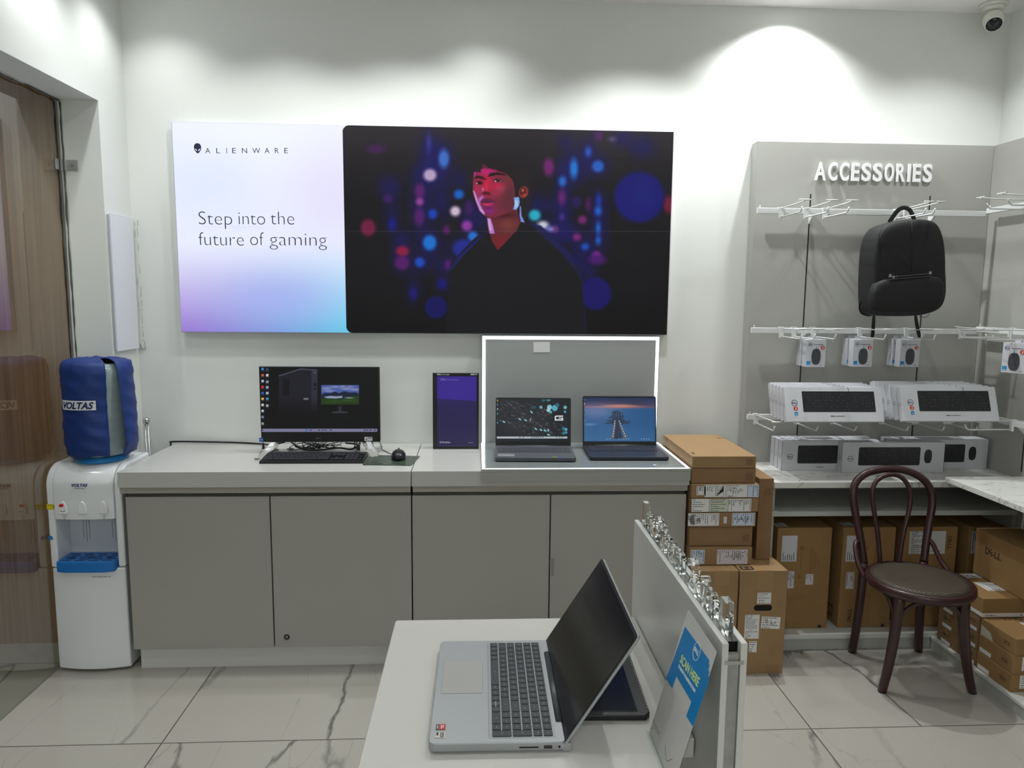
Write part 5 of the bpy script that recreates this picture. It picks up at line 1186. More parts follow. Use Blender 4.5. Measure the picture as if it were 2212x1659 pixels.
    def combo(label, x0, x1, y0, d, h=.139, show=(1, 1), rz=0):
        w = x1-x0; t = T('keyboard_set_box', label, 'keyboard and mouse box', (x0, y0, ZS), rz, local=True, group='boxed keyboard and mouse sets on the shelf')
        MB().box(0, w, 0, d, 0, h).build('carton', M_carton, t, bevel=.001)
        fr = Fr((0, 0, 0)); s = w/.47
        edge = MB().slab(fr, .0, .0012, 0, h, .0001, .0006).slab(fr, w-.0012, w, 0, h, .0001, .0006).build('dark_edge', mat('edge_grey', (80, 84, 96), .5), t)
        mb = MB(); logo_ring(mb, fr, .04*s, h*.46, .0135, 0, .0006); mb.build('logo', M_ring, t)
        kb_picture(t, fr, .076*s, .358*s, h*.235, h*.84, .006)
        MB().prism(fr, mouse_outline(.395*s, h*.53, .036, .064), .0003, .0009).build('mouse_picture', M_pick, t)
        mb = MB().slab(fr, .17*s, .205*s, h*.1, h*.1+.0035, .0003, .0005); mb.build('fine_print', mat('print_grey', (110, 110, 122), .5), t)
        mb = MB(); ring_decal(mb, Fr((0, d/2, 0), (0, -1, 0)), 0, h*.48, .010, .0012, .0003, .0006, sx=.7); mb.build('side_logo', M_ring, t)
        mb = MB(); ft = Fr((0, 0, h), (1, 0, 0), (0, 1, 0))
        for k in range(4): mb.slab(ft, .02+.03*k, .04+.03*k, .012, d-.012, .0002, .0005)
        mb.build('top_print', mat('top_print_grey', (150, 152, 158), .5), t); return t
    combo('white keyboard and mouse set box at left, front of its row of three', 1.402, 1.858, 3.178, .040)
    combo('white keyboard and mouse set box at left, middle of its row of three', 1.401, 1.857, 3.2195, .040)
    combo('white keyboard and mouse set box at left, rear of its row of three', 1.400, 1.856, 3.261, .040)
    combo('white keyboard and mouse set box in the centre, standing forward behind the chair back', 1.662, 2.142, 3.136, .0405)
    combo('white keyboard and mouse set box at the right corner, front one', 1.925, 2.392, 3.197, .040); combo('white keyboard and mouse set box at the right corner, rear one', 1.92, 2.387, 3.2385, .040)
stock()

# ================================================================== SHELVING UNITS
def shelving():
    t = T('shelf_unit', 'marble-topped low shelf unit along the back wall under the hooks', 'shelf unit', (1.84, 3.1, 0), group='low shelf units')
    ed = mat('shelf_edge', (214, 216, 212), .3)
    MB().box(XS, XRP-.001, 2.965, YP-.001, .740, .765).build('worktop', M_marble, t, bevel=.001)
    MB().box(XS+.004, XRP-.004, 2.99, YP-.001, .607, .629).build('middle_shelf', mat('shelf_grey', (186, 190, 188), .3), t, bevel=.001)
    MB().box(XS, XRP-.001, 2.972, YP-.001, .052, .0735).build('bottom_shelf', ed, t, bevel=.001)
    MB().box(XS+.002, XRP-.001, 2.980, YP-.02, 0, .0515).build('plinth', mat('plinth_grey', (176, 178, 174), .35), t)
    for x in (XS, XRP-.02): MB().box(x, x+.018, 3.0, YP-.001, .0745, .606).box(x, x+.018, 3.0, YP-.001, .6295, .7395).build('upright', M_panel, t)
    t = T('shelf_unit', 'marble-topped low shelf unit running toward the viewer along the right wall', 'shelf unit', (2.22, 2.0, 0), group='low shelf units')
    MB().box(2.030, XRP-.001, .5, 2.955, .768, .790).build('worktop', M_marble, t, bevel=.001)
    MB().box(2.036, XRP-.001, .5, 2.970, .045, .0575).build('bottom_shelf', ed, t, bevel=.001)
    MB().box(2.040, XRP-.001, .5, 2.970, 0, .0445).build('plinth', mat('plinth_grey', (176, 178, 174), .35), t)
    MB().box(2.06, XRP-.001, .5, .518, .058, .767).build('upright', M_panel, t); MB().box(2.33, XRP-.001, 1.6, 1.618, .058, .767).build('upright', M_panel, t)
shelving()

# ================================================================== CARDBOARD BOXES
def ship_label(parent, fr, u0, u1, v0, v1, seed=0, vertical=False, tint=None, name='shipping_label', marker=False):
    rnd = random.Random(seed); w, h = u1-u0, v1-v0; mb = MB().slab(fr, u0, u1, v0, v1, .0003, .0007, 0)
    lw, lh = (h, w) if vertical else (w, h)
    def sl(a, b, c, d, m=1):
        if vertical: mb.slab(fr, u0+c, u0+d, v1-b, v1-a, .0007, .0009, m)
        else: mb.slab(fr, u0+a, u0+b, v0+c, v0+d, .0007, .0009, m)
    nrow = max(2, int(lh/.0085)); rh = lh/nrow
    for r in range(nrow):
        a = lw*.06
        if rnd.random() < .3 and lw > .03:
            n = int(lw*.5/.0022)
            for k in range(n):
                if rnd.random() < .6: sl(a+k*.0022, a+k*.0022+.0012, r*rh+rh*.1, r*rh+rh*.9)
        else:
            while a < lw*.85:
                l = rnd.uniform(.003, .012); sl(a, min(a+l, lw*.92), r*rh+rh*.35, r*rh+rh*.62); a += l+.0018
                if rnd.random() < .18: break
    if marker:
        pts = []; 
        for k in range(16): pts.append(fr.p(u0+w*(.25+.035*k)+rnd.uniform(-.004, .004), v0+h*(.5+.20*math.sin(k*2.3)+rnd.uniform(-.14, .14)), .0011))
        mb.tube(pts, .0008, 4, 1)
    return mb.build(name, [tint or M_label, mat('label_ink', (60, 60, 66), .6)], parent)
def icons(parent, fr, u, v, s=.014, n=2, rows=2, ink=None):
    mb = MB()
    for i in range(n):
        for j in range(rows):
            a, b = u+i*s*1.06, v+j*s*1.06
            mb.slab(fr, a, a+s, b, b+.0007, .0002, .0004).slab(fr, a, a+s, b+s-.0007, b+s, .0002, .0004).slab(fr, a, a+.0007, b, b+s, .0002, .0004).slab(fr, a+s-.0007, a+s, b, b+s, .0002, .0004)
            if (i+j) % 2: mb.prism(fr, [(a+s*.25, b+s*.3), (a+s*.75, b+s*.3), (a+s*.5, b+s*.75)], .0002, .0004)
            else: mb.slab(fr, a+s*.42, a+s*.58, b+s*.2, b+s*.8, .0002, .0004).slab(fr, a+s*.3, a+s*.7, b+s*.6, b+s*.72, .0002, .0004)
    mb.build('handling_symbols', ink or M_brownink, parent)
def carton(label, x0, x1, y0, y1, z0, z1, m=None, group=None, rz=0, seam=None, bev=.0025):
    g = .0008; cx, cy = (x0+x1)/2, (y0+y1)/2
    t = T('cardboard_box', label, 'cardboard box', (cx, cy, z0), math.radians(rz), local=True, group=group)
    w, d, h = x1-x0-g, y1-y0-g, z1-z0-g
    MB().box(-w/2, w/2, -d/2, d/2, 0, h).build('box_body', m or M_card, t, bevel=bev)
    if seam == 'y': MB().box(-.0012, .0012, -d/2, d/2, h, h+.0004).build('flap_seam', M_brownink, t)
    if seam == 'x': MB().box(-w/2, w/2, -.0012, .0012, h, h+.0004).build('flap_seam', M_brownink, t)
    t['_w'] = w; t['_d'] = d; t['_h'] = h
    F = Fr((-w/2, -d/2, 0)); L = Fr((-w/2, d/2, 0), (0, -1, 0)); Tp = Fr((-w/2, -d/2, h), (1, 0, 0), (0, 1, 0))
    return t, F, L, Tp, w, d, h
def dell(parent, fr, u, v, w, m=None, rot=0):
    mb = MB(); dell_logo(mb, fr, u, v, w, 0, .0003, rot); mb.build('printed_logo', m or mat('dark_brown_ink', (62, 46, 34), .7), parent)
def cartons():
    G = 'cardboard boxes stacked beside the counter'
    # big pair at the bottom
    def zf(py, Y=2.78, px=1650): return P(px, py, Y=Y).z
    ZB_ = .4462
    t, F, L, Tp, w, d, h = carton('tall brown cardboard box with an oval hand hole beside the counter', 1.082, 1.280, 2.78, 2.985, 0, ZB_, group=G, seam='y')
    def fx(px, py, Y=2.78): q = P(px, py, Y=Y); return q.x-1.082, q.z
    u, v = fx(1648, 1313); MB().prism(F, rrect(u-.038, u+.038, v-.0125, v+.0125, .0124, 6), .0002, .0006).build('hand_hole', mat('hole_dark', (22, 18, 14), .9), t)
    MB().slab(F, .066, .136, h-.085, h, .0002, .0006).box(-w/2+.066, -w/2+.136, -d/2, d/2, h, h+.0005).build('tape', M_tape, t, label='strip of clear packing tape')
    def lab(px0, py0, px1, py1, seed, **k):
        a = fx(px0, py1); b = fx(px1, py0); ship_label(t, F, a[0], b[0], a[1], b[1], seed, **k)
    lab(1635, 1280, 1666, 1304, 1); lab(1607, 1328, 1641, 1380, 2); lab(1617, 1385, 1635, 1409, 4)
    a = fx(1643, 1357); b = fx(1685, 1331); f2 = Fr(F.p(a[0], a[1]), (1, 0, -.06), (.06, 0, 1)); ship_label(t, f2, 0, b[0]-a[0], 0, b[1]-a[1], 3, marker=True)
    mb = MB()
    for k in range(4): a = fx(1652, 1438+4*k); b = fx(1684, 1438+4*k); mb.slab(F, a[0]+.004*(k % 2), b[0], a[1]-.001, a[1], .0002, .0004)
    mb.build('fine_print', M_brownink, t)
    c = P(1613, 1227, Z=ZB_); f3 = Fr((c.x-t.location.x, c.y-t.location.y, h+.0006), (1, 0, 0), (0, 1, 0)); mb = MB(); mb.slab(f3, -.026, .026, -.018, .018, 0, .0003, 0).slab(f3, -.020, .020, -.012, .012, .0003, .0005, 1).slab(f3, -.009, .009, -.006, .006, .0005, .0007, 0); mb.build('printed_square', [M_ink, M_card], t)
    t, F, L, Tp, w, d, h = carton('tall brown cardboard box left of the one with the hand hole', .888, 1.078, 2.786, 2.985, 0, ZB_-.001, group=G, seam='y')
    MB().slab(F, .09, .15, h-.06, h, .0002, .0006).box(-w/2+.09, -w/2+.15, -d/2, d/2, h, h+.0005).build('tape', M_tape, t); ship_label(t, F, .155, .185, .13, .19, 9)
    # flat laptop boxes stacked on them
    x1s = [1.1525, 1.1560, 1.1645, 1.1715, 1.1690, 1.1570, 1.1560]
    zs = [(.4470, .5215), (.5510, .6068), (.6072, .6700), (.6704, .7310), (.7314, .7905), (.7910, .8548), (.8552, .9054)]
    zs = [(.4470, .5225), (.5505, .6068), (.6075, .6705), (.6712, .7312), (.7320, .7900), (.7906, .8540), (.8548, .9054)]
    lb = ['lowest flat cardboard laptop box of the stack, with two white labels and marker writing', 'plain flat cardboard laptop box second from the bottom of the stack', 'flat cardboard laptop box with smudged and blue-tinted labels in the stack', 'flat cardboard laptop box covered end to end by pale green and white labels', 'flat cardboard laptop box with torn labels and black marker, third from stack top', 'plain flat cardboard laptop box, second from the top of the stack', 'plain flat cardboard laptop box lying on top of the stack']
    rects = {0: [(.10, .178, 1), (.19, .262, 6)], }
    tb = mat('bluish_label', (200, 210, 226), .6); tg = mat('green_label', (196, 204, 186), .6); ts = mat('lilac_label', (208, 202, 208), .6)
    for i, ((z0, z1), x1) in enumerate(zip(zs, x1s)):
        y0 = 2.845 if i == 0 else 2.86; y1 = 3.20 if i < 1 else 3.33
        if i in (2, 3, 4): y0 = 2.852
        if i == 1: z0 = .5235
        t, F, L, Tp, w, d, h = carton(lb[i], .888, x1, y0, y1, z0, z1, group=G, m=M_card2 if i in (1, 5, 2) else M_card)
        def px(p, yy=y0): return P(p, 1100, Y=yy).x-.888
        e = .006
        if i == 0: ship_label(t, F, .005, px(1526), e, h-e*1.5, 11, vertical=True, tint=tb); ship_label(t, F, px(1553), px(1620), e*.5, h-e*1.5, 12, vertical=True, tint=ts, marker=True)
        if i in (1, 5, 6): icons(t, F, w-.042, h*.22, .014, 2, 2)
        if i == 2:
            ship_label(t, F, px(1487), px(1554), e, h-e*.5, 13, vertical=True); MB().prism(F, ellipse(px(1494)+.01, h*.52, .018, .022, 14), .0008, .001).build('smudge', mat('smudge_grey', (110, 108, 108), .8), t); f2 = Fr(F.p(px(1502), h*.2, .0012), (1, 0, .12), (-.12, 0, 1)); ship_label(t, f2, 0, .03, 0, h*.6, 14, marker=True, name='small_label'); ship_label(t, F, px(1582), px(1631), e, h-e*.5, 15, vertical=True, tint=tb, marker=True); MB().slab(F, px(1564), px(1571), h*.25, h*.7, .0003, .0007).build('paper_tag', ts, t)
        if i == 3: ship_label(t, F, .003, px(1531), e*.3, h-e*.5, 16); ship_label(t, F, px(1532), px(1572), e*.3, h-e*.5, 17, tint=tg); ship_label(t, F, px(1573), px(1622), e*.3, h-e*.5, 18, vertical=True)
        if i == 4:
            ship_label(t, F, px(1503), px(1522), .012, h-.008, 19, vertical=True, name='small_label'); ship_label(t, F, px(1520), px(1560), e*.5, h-e*.5, 20, vertical=True); ship_label(t, F, px(1561), px(1612), e*.3, h-e*.5, 21, marker=True); ship_label(t, F, px(1613), px(1637), e*.3, h-e*.5, 22, vertical=True, tint=tb)
            MB().prism(F, [(px(1545), e), (px(1561), h-.006), (px(1561), h-.03)], .001, .0012).build('torn_strip', M_ink, t)
        if i == 6:
            dl = mat('dark_brown_ink', (62, 46, 34), .7); c = P(1478, 972, Z=z1); dell(t, Tp, .02, .06, .035, rot=math.pi/2); c = P(1560, 946, Z=z1); mb = MB(); q = (c.x-.888, c.y-y0); mb.slab(Tp, q[0]-.02, q[0]+.02, q[1]-.012, q[1]+.012, .0002, .0004, 0).slab(Tp, q[0]-.016, q[0]+.016, q[1]-.009, q[1]+.009, .0004, .0006, 1); mb.build('printed_square', [dl, M_card], t)
    # upright long box behind/right of the stack
    t, F, L, Tp, w, d, h = carton('narrow upright cardboard box standing on the big box, right of the stack', 1.1900, 1.2530, 2.90, 3.18, ZB_+.029, .801, m=M_card2, group=G)
    icons(t, F, w-.042, h-.045, .016, 2, 2)
    t.location.z = ZB_; t.children[0].data.transform(Matrix.Scale((.801-ZB_)/(.801-ZB_-.029), 4, (0, 0, 1)))
    # tower PC cartons on the bottom shelf
    G2 = 'tall cardboard boxes on the bottom shelf'; ZS = .0740; Y0 = 3.03; zt = .5425; hd = mat('golden_cardboard', (148, 116, 74), .8, noise=.15, nscale=14)
    def tower(lbl, x0, x1, y1=3.30):
        return carton(lbl, x0, x1, Y0, y1, ZS, zt, m=hd, group=G2)
    t, F, L, Tp, w, d, h = tower('tall cardboard box on the bottom shelf, nearest the stack', 1.338, 1.5855)
    def fl(t0, x0, px0, py0, px1, py1, seed, F=F, **k):
        a = P(px0, py1, Y=Y0); b = P(px1, py0, Y=Y0); ship_label(t0, F, a.x-x0, b.x-x0, a.z-ZS, b.z-ZS, seed, **k)
    faint = mat('faint_ink', (138, 98, 56), .8)
    def faintprint(t, F, w, h):
        mb = MB(); mb.slab(F, w*.42, w*.50, h*.78, h*.82, .0002, .0004)
        for k in range(4): mb.slab(F, w*(.62+.045*k), w*(.64+.045*k), h*(.56+.02*k), h*(.80-.02*k), .0002, .0004)
        mb.slab(F, w*.45, w*.465, h*.60, h*.76, .0002, .0004).slab(F, w*.42, w*.47, h*.50, h*.53, .0002, .0004)
        for a, b, c, e in ((.2, .205, .05, .33), (.58, .585, .05, .33), (.2, .6, .045, .05), (.2, .6, .325, .33), (.25, .58, .30, .305)): mb.slab(F, w*a, w*b, h*c, h*e, .0002, .0004)
        mb.build('faint_print', faint, t); MB().slab(F, w*.84, w*.90, 0.002, .016, .0002, .0004).build('corner_square', M_ink, t)
    wl = mat('grey_white_label', (206, 208, 214), .6)
    def bigl(t, F, x0, px, tint=wl):
        a = P(px, 1213, Y=Y0); b = P(px+36, 1157, Y=Y0); u0, u1, v0, v1 = a.x-x0, b.x-x0, a.z-ZS, b.z-ZS; mb = MB().slab(F, u0, u1, v0, v1, .0003, .0007, 0)
        rnd = random.Random(int(px))
        for k in range(6): mb.slab(F, u0+(u1-u0)*(.1+.14*k), u0+(u1-u0)*(.14+.14*k), v0+.004, v0+(v1-v0)*rnd.uniform(.2, .42), .0007, .0009, 1)
        mb.build('white_label', [tint, mat('label_ink', (60, 60, 66), .6)], t)
    bigl(t, F, 1.338, 1687); fl(t, 1.338, 1700, 1234, 1716, 1271, 31, F=F, vertical=True, tint=ts); fl(t, 1.338, 1739, 1240, 1757, 1263, 32, F=F, vertical=True, tint=ts, name='small_label'); faintprint(t, F, w, h)
    ship_label(t, Tp, .0, .055, .02, .075, 33)
    t, F, L, Tp, w, d, h = tower('tall cardboard box on the bottom shelf seen through the chair back\'s left side', 1.636, 1.877)
    bigl(t, F, 1.636, 1826); fl(t, 1.636, 1826, 1236, 1846, 1272, 34, F=F, vertical=True, tint=ts); faintprint(t, F, w, h); dell(t, F, .052, .06, .06, rot=math.pi/2); ship_label(t, Tp, .01, .065, .02, .075, 35)
    mb = MB(); L2 = L; mb.slab(L2, d*.55, d*.8, .03, .035, .0002, .0004).slab(L2, d*.55, d*.8, .075, .08, .0002, .0004).slab(L2, d*.55, d*.565, .03, .08, .0002, .0004).slab(L2, d*.785, d*.8, .03, .08, .0002, .0004); mb.build('printed_square', M_ink, t)
    t, F, L, Tp, w, d, h = tower('tall cardboard box on the bottom shelf with a large label, behind the seat', 1.918, 2.162)
    fl(t, 1.918, 1962, 1147, 2044, 1197, 36, F=F, tint=wl); dell(t, F, w*.86, h*.84, .062, rot=-math.pi/2)
    mb = MB(); ft = Tp; mb.slab(ft, w*.72, w*.92, .03, .034, .0002, .0004).slab(ft, w*.72, w*.92, .045, .048, .0002, .0004); mb.build('top_print', faint, t)
    t, F, L, Tp, w, d, h = tower('tall cardboard box in the corner behind the long box', 2.216, 2.380, 3.28)
    fl(t, 2.216, 2096, 1147, 2112, 1196, 37, F=F, vertical=True, tint=wl)
    # boxes along the right wall unit
    G3 = 'cardboard boxes on the right-hand shelf'; zb = .058; X0 = 2.05
    zz = [zb, .1300, .2040, .2722]
    for i in range(3):
        t, F, L, Tp, w, d, h = carton('flat cardboard box with handling symbols, %s of the stack at the photo\'s right edge' % ['bottom', 'middle', 'top'][i], X0+.002*i, 2.36, 2.508, 2.700, zz[i], zz[i+1], m=hd, group=G3)
        icons(t, L, d*.68, h*.34, .017, 2, 1, M_ink); ship_label(t, F, .035, .16, h*.2, h*.95, 41+i)
        if i < 2: mb = MB().slab(L, .01, .075, .004, .022, .0003, .0007); mb.build('white_tape', M_label, t)
        else: MB().prism(L, [(.006, .0), (.075, .0), (.06, .028), (.006, .04)], .0003, .0007).build('torn_label', mat('pale_label', (196, 190, 176), .7), t); dell(t, Tp, .11, .172, .085, rot=math.pi); ship_label(t, Tp, .12, .3, .02, .14, 47)
    zc = [zb, .128, .198, .268, .2885]
    zc = [zb, .1295, .2005, .2715]
    for i in range(3):
        t, F, L, Tp, w, d, h = carton('flat cardboard box, %s of the rear stack seen between the chair legs' % ['bottom', 'middle', 'top'][i], X0+.001, 2.36, 2.704, 2.955, zc[i], zc[i+1], m=M_card2, group=G3)
        MB().slab(L, .03, .09, .003, .018, .0003, .0007).slab(L, d-.07, d-.01, .003, .018, .0003, .0007).build('white_tape', M_label, t); dell(t, L, .06, h*.6, .04); dell(t, L, d-.04, h*.6, .04)
    t, F, L, Tp, w, d, h = carton('flat cardboard laptop box with top label lying at right, on the rear stack', X0, 2.37, 2.690, 2.862, .2722, .3545, m=hd, group=G3, rz=0)
    MB().slab(F, .0, w, .004, .020, .0003, .0007).slab(L, .02, d, .004, .020, .0003, .0007).build('white_tape', M_label, t); mb = MB(); text_into(mb, '2 Year warranty', F, .16, .008, .12, .008, 0, .0004, .0008, offset=.01, res=1); text_into(mb, 'Smartbox', F, .012, .008, .045, .006, 0, .0004, .0008, offset=.01, res=1); mb.build('tape_print', M_ink, t)
    ship_label(t, Tp, .075, .2, .075, .165, 51); dell(t, Tp, .24, .045, .09)
    t, F, L, Tp, w, d, h = carton('flat cardboard laptop box with top label just right of the seat, behind the lower one', X0-.0, 2.36, 2.864, 2.963, .2722, .3515, m=hd, group=G3)
    ship_label(t, Tp, .085, .215, .045, .095, 52); dell(t, Tp, .2, .022, .075)
    t, F, L, Tp, w, d, h = carton('long cardboard box standing on the right-hand shelf, facing the chair', 2.200, 2.395, 2.2, 2.970, .3546, .5565, m=hd, group=G3)
    t.location.z = .3552; dell(t, L, .115, h*.62, .095)
cartons()
# ================================================================== BACKPACK
def onplane(fr, px, py):
    d = Vector(ray(px, py)); c = Vector(CAM); t = (fr.o-c).dot(fr.n)/d.dot(fr.n); q = c+d*t-fr.o; return q.dot(fr.r), q.dot(fr.u)
def CA(u, v): return 1560+u/3.393, 280+v/3.393
def backpack():
    Y0 = 3.14; fr = Fr((0, Y0, 0))
    out = [(1180, 692), (1260, 672), (1350, 660), (1430, 658), (1500, 665), (1545, 690), (1580, 760), (1598, 860), (1601, 960), (1603, 1050), (1612, 1180), (1592, 1290), (1540, 1335), (1440, 1362), (1340, 1367), (1240, 1367), (1140, 1364), (1090, 1356), (1066, 1330), (1060, 1220), (1061, 1100), (1066, 1000), (1072, 900), (1092, 790), (1130, 722)]
    pts = [onplane(fr, *CA(*q)) for q in out]
    cx = sum(p[0] for p in pts)/len(pts); cz = sum(p[1] for p in pts)/len(pts)
    t = T('backpack', 'black nylon backpack hanging by its loop from the top hooks', 'backpack', (cx, 3.17, min(p[1] for p in pts)))
    def loft(mb, pts, rings, cx, cz):
        n = len(pts); vv = []
        for y, sx, sz in rings: vv += [(cx+(p[0]-cx)*sx, y, cz+(p[1]-cz)*sz) for p in pts]
        fs = [(r*n+i, r*n+(i+1) % n, (r+1)*n+(i+1) % n, (r+1)*n+i) for r in range(len(rings)-1) for i in range(n)]
        fs.append(tuple(range(n))[::-1]); fs.append(tuple(range((len(rings)-1)*n, len(rings)*n))); mb.add(vv, fs, 0, True)
    random.seed(6); mb = MB(); loft(mb, pts, [(3.235, .93, .96), (3.225, .99, .99), (3.17, 1.01, 1.01), (3.12, 1.0, 1.0), (3.102, .975, .98), (3.092, .93, .95), (3.086, .80, .84), (3.081, .45, .5), (3.080, .15, .15)], cx, cz)
    mb.v = [v+Vector((random.uniform(-.0012, .0012), random.uniform(-.003, .003)*(v.y < 3.15), 0)) for v in mb.v]
    mb.build('main_body', M_bag, t, sub=2)
    # lower front pocket
    q0 = [(1075, 1100), (1240, 1090), (1420, 1072), (1600, 1062), (1609, 1180), (1588, 1280), (1540, 1325), (1440, 1348), (1240, 1352), (1100, 1342), (1072, 1310)]
    fp = Fr((0, 3.10, 0)); p2 = [onplane(fp, *CA(*q)) for q in q0]; c2 = (sum(p[0] for p in p2)/len(p2), sum(p[1] for p in p2)/len(p2))
    mb = MB(); loft(mb, p2, [(3.13, 1.0, 1.02), (3.10, 1.01, 1.02), (3.080, 1.0, .99), (3.070, .965, .95), (3.064, .88, .86), (3.060, .6, .6), (3.059, .2, .2)], c2[0], c2[1]); mb.build('front_pocket', M_bag, t, sub=1)
    # upper front panel and seams
    f3 = Fr((0, 3.086, 0))
    def line(pp, r, nm, m=M_bagz, Y=3.086, parent=t, n=6):
        f = Fr((0, Y, 0)); return MB().tube([f.p(*onplane(f, *CA(*q))) for q in pp], r, n).build(nm, m, parent)
    line([(1215, 1085), (1300, 1078), (1420, 1066), (1530, 1052)], .0028, 'zipper', M_bagz, 3.066); line([(1245, 1077), (1380, 1068), (1510, 1056)], .0011, 'zip_teeth', mat('zip_grey', (96, 96, 96), .4), 3.062)
    for q in ((1231, 1070), (1524, 1050)):
        f = Fr((0, 3.058, 0)); a = onplane(f, *CA(*q)); MB().slab(f, a[0]-.0055, a[0]+.0055, a[1]-.006, a[1]+.006, 0, .003).build('zip_pull', mat('pull_silver', (176, 176, 172), .3, metal=.7), t, bevel=.001)
    f = Fr((0, 3.060, 0)); a = onplane(f, *CA(1255, 1080)); MB().slab(f, a[0]-.004, a[0]+.004, a[1]-.006, a[1]+.004, 0, .003).build('zip_pull', mat('pull_silver', (176, 176, 172), .3, metal=.7), t, bevel=.001)
    line([(1180, 700), (1150, 770), (1150, 900), (1165, 1030), (1180, 1085)], .0018, 'side_seam', M_bagz, 3.09); line([(1390, 668), (1392, 800), (1388, 1040)], .0012, 'centre_seam', M_bagz, 3.081)
    def strap(pp, w, nm, Y=3.2, th=.002, Ys=None, flat='x'):
        f = Fr((0, Y, 0)); c = [f.p(*onplane(f, *CA(*q))) for q in pp]; mb = MB(); vv = []
        if Ys: c = [P(*CA(*q), Y=y) for q, y in zip(pp, Ys)]
        for i, p in enumerate(c):
            d = (c[min(i+1, len(c)-1)]-c[max(i-1, 0)]).normalized(); s = Vector((0, 1, 0)) if flat == 'y' else d.cross(Vector((0, 1, 0))).normalized(); vv += [p-s*w/2, p+s*w/2]
        mb.add(vv, [(2*i, 2*i+1, 2*i+3, 2*i+2) for i in range(len(c)-1)], 0, True); return mb.build(nm, M_bag, t, sub=2, solid=th)
    strap([(1215, 690), (1250, 640), (1285, 590), (1320, 570), (1360, 574), (1385, 600), (1400, 640), (1412, 668)], .022, 'carry_loop', 3.175, .003)
    strap([(1064, 1240), (1030, 1242), (1006, 1275), (1004, 1320), (1022, 1350), (1060, 1362), (1100, 1362)], .009, 'shoulder_strap', 3.19, .003)
    strap([(1112, 1340), (1110, 1420), (1104, 1500), (1098, 1530)], .0195, 'hanging_strap', 3.24, .002, Ys=[3.2, 3.262, 3.27, 3.27]); strap([(1414, 1340), (1424, 1420), (1440, 1490), (1448, 1530)], .0195, 'hanging_strap', 3.24, .002, Ys=[3.2, 3.262, 3.27, 3.27])
    strap([(1440, 1360), (1465, 1376), (1500, 1376), (1526, 1345)], .003, 'thin_loop', 3.18, .002)
backpack()

